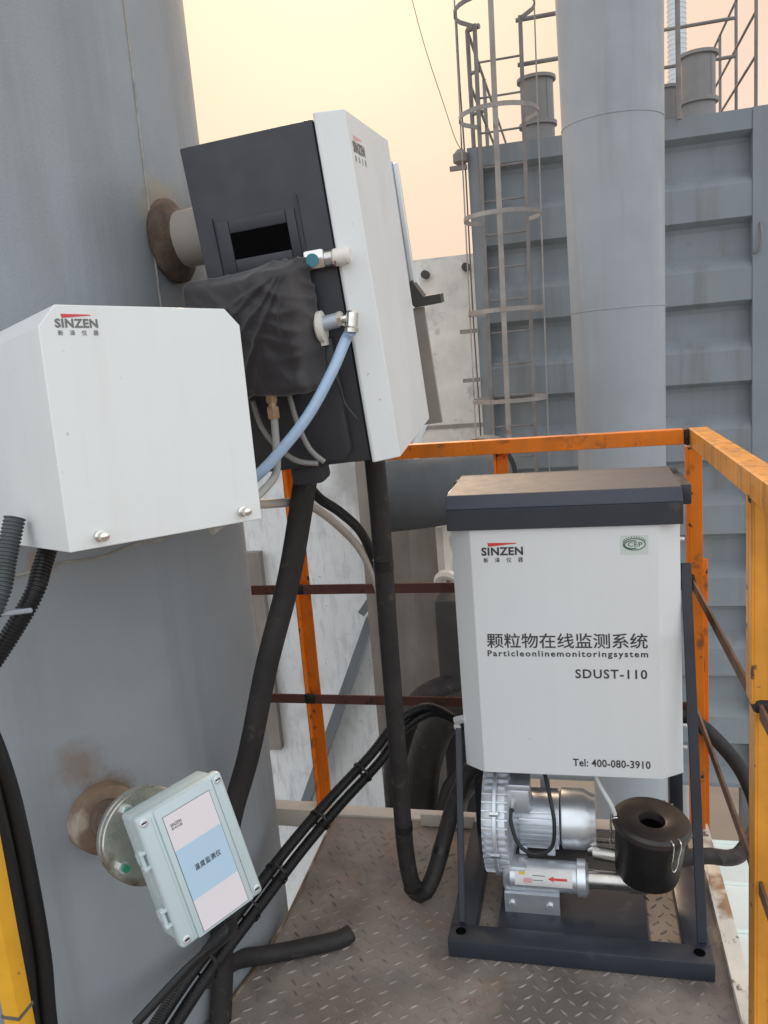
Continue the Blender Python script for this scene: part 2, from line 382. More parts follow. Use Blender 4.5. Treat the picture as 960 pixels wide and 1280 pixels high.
# ------------------------------------------------------------------ setting
SX, SY, SR = -1.613, 1.75, 0.75         # exhaust stack axis and radius
GZ = -9.0                               # yard level below the platform
mb = MB(); mb.prism(rect(-1500, -1500, 1500, 1500), 2, GZ-0.5, GZ)
tag(mb.build('ground', 'ground'), kind='structure')

# platform floor: chequer plate with raised tread bars
fl_poly = [(-0.855, 2.36), (-0.842, 1.84), (-0.85, 1.69), (-0.88, 1.52), (-0.94, 1.35), (-1.06, 1.1), (-1.22, 0.9), (-1.22, -0.9), (0.30, -0.9), (0.30, 2.36)]
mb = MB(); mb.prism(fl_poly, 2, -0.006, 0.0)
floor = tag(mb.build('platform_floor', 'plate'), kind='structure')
def in_poly(x, y, P):
    c = False; j = len(P)-1
    for i in range(len(P)):
        if (P[i][1] > y) != (P[j][1] > y) and x < (P[j][0]-P[i][0])*(y-P[i][1])/(P[j][1]-P[i][1])+P[i][0]: c = not c
        j = i
    return c
mb = MB(); p = 0.033
for j in range(-10, 84):
    for i in range(-44, 12):
        x = i*p + (p/2 if j % 2 else 0); y = j*p + 0.01
        if y < 0.85 or not all(in_poly(x+a, y+b, fl_poly) for a, b in ((-.015, 0), (.015, 0), (0, .015), (0, -.015))): continue
        a = R(42 if (i + j) % 2 else -42) + random.uniform(-.12, .12)
        if random.random() < 0.04: continue
        c, s_ = math.cos(a), math.sin(a); l, w, h = 0.0140, 0.0036, 0.0034+random.uniform(-.0018, .0004)
        q = lambda u, v, z: (x+u*c-v*s_, y+u*s_+v*c, z)
        mb._add([q(-l,0,0), q(0,-w,0), q(l,0,0), q(0,w,0), q(-l*.55,0,h), q(l*.55,0,h)],
                [(0,1,4), (1,5,4), (1,2,5), (2,3,5), (3,4,5), (3,0,4)])
tag(mb.build('tread', 'tread', floor, angle=20), kind='stuff')
mb = MB(); mb.box((0.3005, -0.9, -0.05), (0.345, 2.42, 0.012), 0.003); mb.box((0.3005, -0.9, 0.012), (0.306, 2.42, 0.022))
mb.build('edge_angle', 'white_edge', floor)
mb = MB(); mb.box((-1.10, 2.362, -0.05), (-0.93, 2.42, 0.016), 0.003); mb.box((-0.92, 2.362, -0.05), (0.2995, 2.42, 0.008), 0.003)
mb.build('edge_channel', 'pale_edge', floor)
mb = MB(); mb.box((-0.55, 2.33, 0.001), (-0.37, 2.361, 0.045), 0.004)
tab = mb.build('mounting_tab', 'pale_edge', floor)
mb = MB(); mb.cyl((-0.46, 2.331, 0.024), (-0.46, 2.3285, 0.024), 0.012, n=16); mb.build('bolt_hole', 'hole', tab)
# rusted lip round the cut-out for the stack
mb = MB()
lip = [(-0.855, 2.36), (-0.842, 1.84), (-0.85, 1.69), (-0.88, 1.52), (-0.94, 1.35), (-1.06, 1.1)]
for a, b in zip(lip, lip[1:]): mb.bar((a[0], a[1], -0.02), (b[0], b[1], -0.02), 0.006, 0.05)
mb.build('cutout_lip', 'rust', floor)
mb = MB()
for x0 in (-0.7, 0.1): mb.box((x0, -0.9, -0.13), (x0+0.06, 2.36, -0.0065))
mb.box((-1.2, 0.2, -0.19), (0.3, 0.28, -0.1305)); mb.build('floor_beam', 'slate', floor)

# ------------------------------------------------------------------ grey exhaust stack
t = thing('exhaust_stack', 'wide grey painted steel exhaust stack at the left of the platform', 'stack', (SX, SY, 0))
mb = MB(); mb.lathe([(SR, h) for h in (GZ, -4, -2, 0, 0.5, 1, 1.5, 2, 2.5, 3, 4, 6, 9)], (SX, SY, 0), (0,0,1), 128)
shell = mb.build('shell', 'stack', t)
def on_stack(az, z, out=0.0): return Vector((SX+(SR+out)*math.cos(az), SY+(SR+out)*math.sin(az), z))
a0 = R(-8.6)
mb = MB(); mb.tube([on_stack(a0 + 0.006*math.sin(z*3.1) , z, 0.0005) for z in [i*0.15 + 1.2 for i in range(22)]], 0.0028, 6, step=0.03,)
mb.build('weld_seam', 'seam', t)
mb = MB(); mb.tube([on_stack(R(a), 1.166 + 0.004*math.sin(a*.5), 0.0005) for a in range(-75, 10, 3)], 0.0032, 6, step=0.03)
mb.build('weld_seam', 'seam', t)
# nozzle for the dust analyser: rust-burnt ring welded to the shell
NZ = Vector((-0.805, 1.70, 1.806)); nd = Vector((0.998, 0.0, 0.061)).normalized()
mb = MB(); mb.lathe([(0.060, -0.10), (0.060, 0.11)], NZ, nd, 40); nz = mb.build('nozzle_pipe', 'nozzle_pipe', t)
mb = MB(); mb.lathe([(0.062, -0.070), (0.084, -0.066), (0.090, -0.058), (0.090, -0.046), (0.082, -0.038), (0.070, -0.034), (0.0605, -0.026)], NZ, nd, 72)
for v in mb.bm.verts:
    r_ = v.co - NZ; n_ = noise.noise(v.co*45)*0.0014 + noise.noise(v.co*160)*0.0012
    v.co += r_.normalized()*n_
ring = mb.build('weld_ring', 'rust_flange', nz)

# ------------------------------------------------------------------ tall flue behind
FX, FY = 0.305, 6.3
t = thing('flue_pipe', 'tall pale grey flue pipe standing behind the orange rail', 'flue', (FX, FY, GZ))
mb = MB(); zs = [GZ, -3, 0.30, 1.75, 1.752, 3.02, 3.022, 4.5, 7]
rr = lambda z: 0.325 + 0.012*(z-1.0)
mb.lathe([(rr(z), z) for z in zs], (FX, FY, 0), (0,0,1), 96); mb.build('pipe', 'flue', t, angle=80)
for z in (0.45, 1.75, 3.02):
    mb = MB(); mb.lathe([(rr(z)-0.002, z-0.008), (rr(z)+0.004, z-0.004), (rr(z)+0.004, z+0.004), (rr(z)-0.002, z+0.008)], (FX, FY, 0), (0,0,1), 96)
    mb.build('weld_band', 'flue', t)

# ------------------------------------------------------------------ ribbed grey casing
CY, CX0, CX1, CZ0, CZ1 = 8.0, -0.925, 1.76, -3.0, 3.41
t = thing('dust_collector_casing', 'large grey ribbed steel casing behind the pale flue', 'casing', (0.36, CY+2, CZ0))
mb = MB()
prof = []; d = 0.13; pitch = 0.72; z = CZ1-0.17
prof.append((CY, CZ1))
while z > CZ0+0.1:
    prof += [(CY, z), (CY+d*0.8, z-0.045), (CY+d, z-0.085), (CY+d, z-0.31), (CY+d*0.75, z-0.35), (CY+d*0.2, z-0.405), (CY, z-0.44)]; z -= pitch
prof.append((CY, CZ0)); prof += [(CY+0.2, CZ0), (CY+0.2, CZ1)]
mb.prism(prof, 0, CX0+0.10, 1.555)
mb.build('ribbed_wall', 'casing', t, angle=30)
mb = MB(); mb.box((CX0, CY-0.012, CZ0), (CX0+0.0995, CY+4.5, CZ1+0.002)); mb.build('corner_post', 'casing', t)
mb = MB(); mb.box((1.5555, CY-0.012, CZ0), (CX1, CY+4.5, CZ1+0.002)); mb.build('corner_post', 'casing', t)
mb = MB(); mb.box((CX0+0.1, CY+0.21, CZ1-0.03), (1.555, CY+4.5, CZ1)); mb.box((CX0+0.1, CY+4.4, CZ0), (1.555, CY+4.49, CZ1-0.035)); mb.build('roof_plate', 'casing', t)
mb = MB(); mb.box((CX0+0.1, CY+0.21, CZ0), (1.555, CY+4.39, CZ0+0.04)); mb.build('bottom_plate', 'casing', t)
for x in (CX0+0.1, CX1-0.25):
    for y in (CY+0.25, CY+4.2):
        mb = MB(); mb.box((x, y, GZ), (x+0.15, y+0.15, CZ0-0.001)); mb.build('support_leg', 'casing', t)
mb = MB(); mb.tube([(1.56, CY-0.02, 2.2), (1.60, CY-0.05, 2.22), (1.62, CY-0.06, 2.33), (1.62, CY-0.02, 2.45)], 0.012, 8); mb.build('lifting_lug', 'casing_steel', t)

# roof vents
def vent(x, y, z0, z1, r, label):
    tv = thing('vent_stub', label, 'vent', (x, y, CZ1), group='vent stubs on the casing roof')
    mb = MB(); mb.lathe([(r, CZ1), (r, z1)], (x, y, 0), (0,0,1), 40); mb.build('stub', 'vent', tv)
    mb = MB(); mb.lathe([(r*0.9, z1), (r*1.18, z1), (r*1.18, z1+0.03), (r*0.9, z1+0.03)], (x, y, 0), (0,0,1), 40); mb.build('top_flange', 'vent', tv)
    mb = MB(); mb.lathe([(r*1.02, z0), (r*1.16, z0), (r*1.16, z0+0.035), (r*1.02, z0+0.035)], (x, y, 0), (0,0,1), 40); mb.build('base_flange', 'vent', tv)
    mb = MB(); mb.box((x+r*0.62, y-r*0.80, z0+0.05), (x+r*0.66, y-r*0.73, z1-0.01)); mb.build('seam_strip', 'vent', tv)
vent(-0.28, 8.5, 3.63, 4.04, 0.157, 'grey flanged vent stub on the casing roof beside the caged ladder')
vent(1.185, 8.5, 3.62, 4.02, 0.150, 'grey flanged vent stub on the casing roof right of the pale flue')
vent(0.97, 9.0, 3.55, 3.92, 0.10, 'small dark vent stub half hidden between flue and right vent stub')

# caged ladder
LX0, LX1, LY = -0.79, -0.385, 7.9
t = thing('caged_ladder', 'brown grey caged ladder climbing the casing wall', 'ladder', (-0.57, LY, CZ0))
def lx(x, z): return x - 0.022*(3.5-z)*0.5      # slight lean seen in the photo
for x in (LX0, LX1):
    mb = MB(); mb.bar((lx(x, -1.5), LY, -1.5), (lx(x, 4.42), LY, 4.42), 0.035, 0.05, upv=(0,1,0)); mb.build('stringer', 'casing_steel', t)
z = -1.3
while z < 4.3:
    mb = MB(); mb.cyl((lx(LX0, z), LY, z), (lx(LX1, z), LY, z), 0.010, n=8); mb.build('rung', 'casing_steel', t); z += 0.3
for z in (4.40, 3.55, 2.70, 1.88, 1.08):
    cx = (lx(LX0, z)+lx(LX1, z))/2; r = 0.345
    pts = [(cx-0.2, LY, z)] + [(cx + r*math.cos(a), LY-0.30 + r*math.sin(a)*1.0, z) for a in [math.pi*0.86 + k*(math.pi*1.28)/18 for k in range(19)]] + [(cx+0.2, LY, z)]
    mb = MB()
    for a, b in zip(pts, pts[1:]): mb.bar(a, b, 0.008, 0.038)
    mb.build('cage_hoop', 'hoop_steel' if z < 4 else 'casing_steel', t)
cx = -0.585
for a in (-math.pi/2, -math.pi*0.99, -0.02):
    r = 0.337; off = (r*math.cos(a), LY-0.30+r*math.sin(a))
    z0 = 0.3 if abs(a+math.pi/2) < .1 else 0.3
    w = 0.045 if abs(a+math.pi/2) < .1 else 0.012
    mb = MB(); mb.bar((lx(cx, z0)+off[0], off[1], z0), (lx(cx, 4.9)+off[0], off[1], 4.9), w, 0.012, upv=(0,1,0)); mb.build('cage_strap', 'hoop_steel', t)

# roof handrails
t = thing('roof_handrail', 'thin brown handrail on the casing roof left of the pale flue', 'handrail', (-0.3, 8.0, CZ1))
def rbar(a, b, w=0.04): mb = MB(); mb.cyl(a, b, w/2, n=8); return mb
for z in (4.42, 4.05): rbar((-0.42, 7.98, z), (0.15, 7.98, z)).build('rail', 'casing_steel', t)
rbar((-0.86, 8.0, 4.42), (-0.745, 7.95, 4.42), 0.05).build('rail', 'casing_steel', t)
for z in (4.42, 3.95): rbar((-0.86, 8.0, z), (-0.86, 12.4, z), 0.03).build('rail', 'casing_steel', t)
for y in (8.0, 9.4, 10.8, 12.3): rbar((-0.86, y, CZ1+.004), (-0.86, y, 4.42), 0.04).build('post', 'casing_steel', t)
for z in (4.05, 3.7): rbar((-0.86, 8.0, z), (-0.75, 7.95, z), 0.035).build('rail', 'casing_steel', t)
t = thing('roof_handrail', 'thin brown handrail on the casing roof right of the pale flue', 'handrail', (1.3, 8.9, CZ1))
for z in (4.47, 4.13): rbar((0.75, 9.0, z), (1.60, 9.0, z), 0.035).build('rail', 'casing_steel', t)
for z in (4.62, 4.2, 3.85): rbar((1.60, 8.1, z), (1.60, 12.4, z), 0.025).build('rail', 'casing_steel', t)
for y in (8.1, 9.0, 9.9, 10.9, 12.3): rbar((1.60, y, CZ1+.006), (1.60, y, 4.62), 0.03).build('post', 'casing_steel', t)
mb = MB(); mb.cyl((0.945, 7.93, 3.38), (0.945, 7.93, 5.2), 0.022, n=10)
solo('standpipe', mb, 'casing_steel', 'thin brown upright pole fixed to the casing top right of the flue', 'pole')
mb = MB(); mb.lathe([(0.135, GZ), (0.135, 9.0)], (1.655, 14, 0), (0,0,1), 32)
for k in range(60): mb.lathe([(0.134, 3.2+k*.07), (0.142, 3.21+k*.07), (0.134, 3.22+k*.07)], (1.655, 14, 0), (0,0,1), 20, cap=False)
solo('chimney', mb, 'farstack', 'distant pale blue banded chimney behind the right vent stub', 'chimney')
# thin wires and cable down the casing corner
mb = MB(); mb.tube([(-1.60, 9, 5.6), (-1.42, 8.9, 4.75), (-1.20, 8.6, 4.0), (-1.05, 8.2, 3.55), (-0.955, 7.97, 3.38)], 0.004, 5, step=0.1); solo('overhead_wire', mb, 'wire', 'thin sagging wire slanting across the sky to the casing corner', 'wire')
mb = MB(); mb.tube([(-0.945, 7.96, 4.6), (-0.95, 7.95, 4.0), (-0.945, 7.96, 3.3), (-0.955, 7.955, 2.0), (-0.95, 7.95, 1.0), (-0.955, 7.955, -1.0)], 0.008, 6, step=0.08)
t = thing('wall_cable', 'thin dark cable running down the left corner of the casing', 'cable', (-0.95, 7.96, 1.0))
mb.build('cable', 'wire', t)
for z in (3.22, 1.72, 1.25):
    mb = MB(); mb.box((-1.09, 7.93, z), (-0.928, 7.97, z+0.04)); mb.build('cable_bracket', 'casing_steel', t)
mb = MB(); mb.lathe([(0.03, 0), (0.07, 0.03), (0.07, 0.10), (0.03, 0.14)], (-0.985, 7.95, 3.26), (0,0,1), 16); mb.build('insulator', 'casing_steel', t)

# ------------------------------------------------------------------ concrete building
t = thing('concrete_building', 'stained pale concrete building beyond the casing corner', 'building', (-1.9, 12, GZ))
mb = MB(); mb.box((-4.5, 11.0, GZ), (-1.12, 14, 2.83), 0.01); wall = mb.build('wall', 'concrete', t)
for z in (0.55, -0.9):
    mb = MB(); mb.box((-4.5, 10.985, z), (-1.12, 10.9995, z+0.05)); mb.build('pour_joint', 'dim_concrete', wall)
for x, z in ((-1.92, 2.62), (-1.37, 2.66)):
    mb = MB(); mb.cyl((x, 10.9, z), (x, 11.01, z), 0.055, n=12); mb.build('wall_stub', 'darkmetal', t)

# ------------------------------------------------------------------ whitewashed building behind the back rail
WY = 4.2
t = thing('whitewashed_building', 'flaking whitewashed wall behind the guardrail beside the big stack', 'building', (-2.0, WY+0.6, GZ))
mb = MB(); mb.prism([(-3.6, GZ), (-1.195, GZ), (-1.195, 0.83), (-1.06, 1.06), (-1.06, 2.15), (-3.6, 2.15)], 1, WY, WY+1.6)
wall = mb.build('wall', 'peeling', t)
mb = MB(); mb.box((-1.90, WY-0.05, -0.72), (-1.80, WY-0.001, 0.50)); mb.build('pilaster_strip', 'dim_concrete', wall)
mb = MB(); mb.box((-1.925, WY-0.06, -0.6), (-1.902, WY-0.001, 0.42)); mb.build('pilaster_edge', 'pale_edge', wall)
mb = MB(); mb.bar((-1.16, WY-0.06, 0.12), (-1.72, WY-0.06, -1.15), 0.05, 0.10, upv=(0,1,0)); mb.build('diagonal_bar', 'casing', t)  # two grey diagonal bars standing just off the whitewashed wall
mb = MB(); mb.bar((-1.0, WY-0.12, 0.42), (-1.19, WY-0.12, 0.17), 0.04, 0.12, upv=(0,1,0)); mb.build('diagonal_bar', 'casing', t)

# steel columns and dim plant
t = thing('steel_column', 'beige grey steel column with a cream flange below the big duct', 'column', (-0.72, 3.7, GZ))
mb = MB(); mb.box((-0.80, 3.62, GZ), (-0.665, 3.70, 0.74)); mb.build('web', 'dim_concrete', t)
mb = MB(); mb.box((-0.664, 3.58, GZ), (-0.630, 3.74, 0.735), 0.003); mb.build('flange', 'pale_edge', t)
t = thing('steel_column', 'brown steel column between the whitewashed wall and the big duct', 'column', (-1.05, 4.0, GZ))
mb = MB(); mb.box((-1.10, 3.85, GZ), (-0.86, 3.90, 1.9)); mb.build('web', 'dim_concrete', t)
mb = MB(); mb.box((-0.855, 3.80, GZ), (-0.82, 3.96, 1.9)); mb.build('flange', 'dim_concrete', t)
t = thing('ventilation_duct', 'big slate grey round duct with a rimmed elbow behind the guardrail', 'duct', (-0.6, 3.3, 0.93))
mb = MB(); mb.tube([(-0.81, 3.30, 0.933), (-0.75, 3.31, 0.936), (-0.66, 3.33, 0.94), (-0.52, 3.40, 0.948), (-0.465, 3.55, 0.95), (-0.455, 3.8, 0.95), (-0.455, 4.1, 0.95)], 0.150, 48, step=0.03); mb.build('bend', 'slate_pipe', t)
for x in (-0.74,): mb = MB(); mb.lathe([(0.149, 0), (0.153, 0.002), (0.153, 0.008), (0.149, 0.01)], (x, 3.32, 0.936), (1, 0.1, 0.03), 48, cap=False); mb.build('seam_ring', 'slate_pipe', t)
mb = MB(); mb.lathe([(0.149, 0), (0.172, 0), (0.172, 0.014), (0.149, 0.014)], (-0.457, 3.72, 0.95), (0,1,0), 48, cap=False); mb.build('rim', 'darkmetal', t)
t = thing('dark_machine', 'dim dark machine housing behind the lower guardrail', 'machine', (-0.5, 3.2, -1))
mb = MB(); mb.box((-0.655+0.03, 3.2, GZ), (-0.30, 3.55, 0.50), 0.02); mb.build('housing', 'darkmetal', t)
for k, (pts, r) in enumerate((([(-0.25, 3.0, 0.12), (-0.50, 2.99, 0.11), (-0.63, 2.97, -0.02), (-0.70, 2.96, -0.4), (-0.71, 2.96, -1.5)], 0.072), ([(-0.45, 3.30, 0.10), (-0.68, 3.14, 0.08), (-0.80, 3.1, -0.15), (-0.82, 3.08, -0.5), (-0.82, 3.06, -1.5)], 0.06), ([(-0.40, 2.9, -0.10), (-0.50, 2.9, -0.16), (-0.56, 2.9, -0.4), (-0.57, 2.9, -1.5)], 0.06))):
    mb = MB(); mb.tube(pts, r, 20, step=0.02); mb.build('air_pipe', 'rubber', t)
mb = MB(); mb.tube([(-0.58, 3.12, 0.58), (-0.57, 3.10, 0.63), (-0.53, 3.08, 0.645), (-0.50, 3.10, 0.62)], 0.022, 8); mb.build('rag', 'ivory', t)
# lower roof
t = thing('sheet_roof', 'pale green sheet roof far below the right edge of the platform', 'roof', (2.0, 5.0, -3.3))
for k in range(9):
    y0 = 1.9+k*0.62
    mb = MB(); mb.box((0.42, y0, -3.34), (5.0, y0+0.60, -3.30)); mb.box((0.42, y0+0.605, -3.36), (5.0, y0+0.617, -3.265)); mb.build('roof_panel', 'roof', t)
mb = MB(); mb.box((0.45, 1.95, GZ), (4.95, 7.4, -3.37)); mb.build('wall', 'concrete', t)

# ------------------------------------------------------------------ guardrail
t = thing('guardrail', 'orange angle iron guardrail with dark red mid rails round the platform edge', 'railing', (0.3, 2.4, 0))
def angle(a, b, s=0.042, th=0.005, d1=(0,0,-1), d2=(0,1,0)):
    """angle iron: two legs of size s from the edge line a-b"""
    a, b = Vector(a), Vector(b); d1, d2 = Vector(d1), Vector(d2)
    mb = MB()
    for e, n in ((d1, d2), (d2, d1)):
        o = n*th if e is d2 else Vector()
        v = [c + e*i + n*j for c in (a, b) for i, j in ((th if e is d2 else 0, 0), (s, 0), (s, th), (th if e is d2 else 0, th))]
        mb._add(v, [(0,3,2,1),(4,5,6,7),(0,1,5,4),(1,2,6,5),(2,3,7,6),(3,0,4,7)], 0.0012, 1)
    return mb
angle((-1.15, 2.38, 1.25), (0.285, 2.38, 1.25)).build('top_rail', 'orange', t)
angle((0.30, 2.40, 1.252), (0.30, -0.9, 1.252), s=0.05, d1=(0,0,-1), d2=(1,0,0)).build('top_rail', 'amber', t)
angle((0.292, 2.385, 1.20), (0.292, 2.385, -0.04), s=0.042, d1=(0,1,0), d2=(1,0,0)).build('post', 'orange', t)
angle((0.303, 2.432, 0.86), (0.303, 2.432, -0.3), s=0.05, d1=(0,1,0), d2=(1,0,0)).build('post', 'orange', t)
angle((0.302, 1.555, 1.20), (0.302, 1.555, 0.80), s=0.052, d1=(0,1,0), d2=(1,0,0)).build('post', 'amber', t)
angle((0.3075, 1.548, 0.785), (0.3075, 1.548, -0.2), s=0.058, d1=(0,1,0), d2=(1,0,0)).build('post', 'amber', t)
mb = MB(); mb.box((0.306, 1.548, 0.775), (0.368, 1.60, 0.812), 0.012); mb.build('weld_joint', 'weld', t)
mb = MB(); mb.box((0.30, 1.56, 1.19), (0.325, 1.585, 1.212), 0.006); mb.build('weld_joint', 'weld', t)
mb = MB(); mb.box((0.286, 2.378, 1.205), (0.305, 2.40, 1.252), 0.006); mb.build('weld_joint', 'weld', t)
for z in (0.69, 0.50): mb = MB(); mb.box((0.298, 2.427, z), (0.345, 2.445, z+0.06), 0.012); mb.build('weld_joint', 'weld', t)
angle((-0.252, 2.425, 1.21), (-0.252, 2.425, 0.0), s=0.04, d1=(0,-1,0), d2=(1,0,0)).build('post', 'orange', t)
angle((-0.925, 2.425, 1.21), (-0.925, 2.425, 0.01), s=0.042, d1=(1,0,0), d2=(0,-1,0)).build('post', 'orange', t)
for z in (0.80, 0.42):
    mb = MB(); mb.box((-1.12, 2.372, z-0.016), (0.288, 2.378, z+0.016), 0.0012, 1); mb.build('mid_rail', 'rustred', t)
    mb = MB(); mb.box((-0.925, 2.369, z-0.017), (-0.888, 2.3815, z+0.018), 0.005); mb.build('weld_joint', 'weld', t)
for z, e in ((0.80, 0.0), (0.425, 0.0)):
    mb = MB(); mb.bar((0.305, 2.36, z), (0.318, 1.60, z-0.012), 0.006, 0.030); mb.bar((0.318, 1.60, z-0.012), (0.33, -0.8, z-0.01), 0.006, 0.030)
    mb.bar((0.282, 2.372, z), (0.312, 2.372, z), 0.006, 0.032)
    mb.build('side_rail', 'rustbar', t)
    mb = MB(); mb.box((0.286, 2.366, z-0.02), (0.31, 2.388, z+0.03), 0.008); mb.build('weld_joint', 'weld', t)
# yellow post at the near left
t = thing('yellow_post', 'scuffed yellow angle iron post at the bottom left by the big stack', 'post', (-0.84, 0.85, 0))
mb = MB(); mb.box((-0.850, 0.845, 0.0), (-0.823, 0.875, 1.0), 0.002); mb.build('post', 'yellow', t)
mb = MB(); mb.box((-0.8515, 0.8435, 0.605), (-0.8215, 0.8765, 0.610)); mb.build('wire_tie', 'wire', t)

# ------------------------------------------------------------------ sampling cabinet on its frame
t = thing('sampling_cabinet', 'white monitoring cabinet with slate hood on a dark floor frame', 'cabinet', (-0.05, 2.0, 0))
bf = MB()
bf.box((-0.372, 1.765, 0.001), (0.266, 1.828, 0.05), 0.003)
bf.box((-0.372, 1.8285, 0.001), (-0.308, 2.30, 0.049), 0.003); bf.box((0.203, 1.8285, 0.001), (0.266, 2.30, 0.049), 0.003)
bf.box((-0.3075, 2.245, 0.001), (0.2025, 2.30, 0.048), 0.003)
base = bf.build('base_frame', 'slate', t)
mb = MB(); mb.box((-0.255, 1.8285, 0.012), (0.125, 2.2445, 0.022), 0.002); mb.build('mounting_plate', 'slate', base)
for x, y in ((-0.342, 1.80), (0.236, 1.80)):
    mb = MB(); mb.lathe([(0.011, 0.0498), (0.0135, 0.0508), (0.0125, 0.0514), (0.001, 0.0510)], (x, y, 0), (0,0,1), 24); mb.build('bolt_hole', 'hole', base)
mb = MB(); mb.bar((-0.343, 1.835, 0.05), (-0.343, 1.985, 0.54), 0.017, 0.012, 0.002, upv=(0,1,0)); mb.build('front_strut', 'slate', t)
mb = MB(); mb.bar((0.247, 1.835, 0.05), (0.240, 2.0, 0.965), 0.024, 0.010, 0.002, upv=(0,1,0)); mb.build('front_strut', 'slate', t)
for x, z1 in ((-0.335, 1.15), (0.236, 1.155)):
    mb = MB(); mb.box((x-0.018, 2.245, 0.05), (x+0.018, 2.30, z1), 0.003); mb.build('rear_post', 'slate', t)
mb = MB(); mb.box((-0.316, 2.25, 0.30), (0.217, 2.285, 0.42), 0.003); mb.box((-0.316, 2.25, 0.85), (0.217, 2.285, 0.93), 0.003); mb.build('cross_beam', 'slate', t)
for z in (0.60, 1.0):
    mb = MB(); mb.box((-0.318, 2.205, z), (-0.300, 2.249, z+0.05)); mb.box((0.20, 2.205, z), (0.218, 2.249, z+0.05)); mb.build('hanger', 'slate', t)
mb = MB(); mb.box((-0.323, 1.992, 0.425), (0.220, 2.204, 1.072), 0.003); body = mb.build('case', 'slate', t)
mb = MB()
pl = [(-0.328, 1.9915), (-0.328, 1.982), (-0.275, 1.945), (0.172, 1.945), (0.226, 1.982), (0.226, 1.9915)]
mb.prism(pl, 2, 0.419, 1.0745, 0.0012, 1)
front = mb.build('front_door', 'white_clean', t, angle=12)
mb = MB(); mb.prism([(1.936, 1.0755), (1.936, 1.1285), (2.244, 1.1285), (2.244, 1.0755)], 0, -0.330, 0.229, 0.0015, 1)
hood = mb.build('hood', 'slate', t, angle=15)
mb = MB(); mb.prism([(1.936, 1.1287), (1.936, 1.132), (1.962, 1.161), (2.244, 1.169), (2.244, 1.1287)], 0, -0.330, 0.229, 0.0015, 1); mb.build('hood_top', 'dust_sheen_slate', hood, angle=15)
for z in (1.135, 1.118): mb = MB(); mb.box((-0.352, 2.12, z), (-0.3305, 2.24, z+0.006)); mb.build('hood_tab', 'ivory', hood)
mb = MB(); mb.box((0.2295, 2.05, 1.10), (0.262, 2.25, 1.150), 0.003); mb.build('hood_bracket', 'slate', hood)
F0 = frame_on(Matrix.Identity(4), (0, 1.9448, 0), (1,0,0), (0,0,1))
def FC(x, z): return F0 @ Matrix.Translation((x, z, 0))
maker_logo(FC(-0.248, 0.990), 0.103, front)
text('chinese_title', '颗粒物在线监测系统', FC(-0.248, 0.765), 0.392, 0.040, 'ink', front, bold=0.010)
text('english_title', 'Particleonlinemonitoringsystem', FC(-0.248, 0.738), 0.392, 0.021, 'ink', front, bold=0.022, spacing=1.25)
text('type_lettering', 'SDUST-110', FC(-0.031, 0.686), 0.172, 0.0245, 'ink', front, bold=0.018, spacing=1.15)
text('phone_lettering', 'Tel: 400-080-3910', FC(-0.046, 0.446), 0.190, 0.0215, 'ink', front, bold=0.020, spacing=1.05)
em = flat('emblem_sticker', rect(0.086, 1.003, 0.150, 1.050), F0, 'sticker', front, 0.0003)
def ring2(cx, cy, a, b, wd, F, a0=0, a1=360, n=40):
    mb = MB(F)
    for i in range(n):
        t0, t1 = R(a0+(a1-a0)*i/n), R(a0+(a1-a0)*(i+1)/n)
        mb._add([(cx+(a-wd)*math.cos(t0), cy+(b-wd)*math.sin(t0), .0005), (cx+a*math.cos(t0), cy+b*math.sin(t0), .0005),
                 (cx+a*math.cos(t1), cy+b*math.sin(t1), .0005), (cx+(a-wd)*math.cos(t1), cy+(b-wd)*math.sin(t1), .0005)], [(0,1,2,3)])
    return mb
ring2(0.118, 1.028, 0.0265, 0.0155, 0.0025, F0).build('emblem_ring', 'green_ink', em)
ring2(0.114, 1.027, 0.0195, 0.0112, 0.0030, F0, 60, 300).build('emblem_ring', 'green_ink', em)
text('emblem_lettering', 'CEP', FC(0.103, 1.0225), 0.034, 0.0105, 'green_ink', em, bold=0.01)
mb = MB(F0)
for k in range(11):
    a = R(25+k*13); c = (0.118+0.0275*math.cos(a), 1.028+0.0165*math.sin(a))
    mb.box((c[0]-.0011, c[1], 0.0), (c[0]+.0011, c[1]+0.0035, 0.0006))
mb.build('emblem_rays', 'green_ink', em)
mb = MB()
for z in (1.02, 0.53, 0.47): mb.lathe([(0.006, 0), (0.006, 0.012), (0.004, 0.014)], (0.2262, 2.02, z), (1,0,0), 12)
mb.build('side_bolt', 'galv', t)
mb = MB(); mb.cyl((-0.352, 1.980, 0.545), (-0.327, 1.980, 0.552), 0.011, n=6); mb.cyl((-0.345, 1.975, 0.53), (-0.345, 1.99, 0.53), 0.010, n=6); mb.build('clamp_nut', 'galv', t)

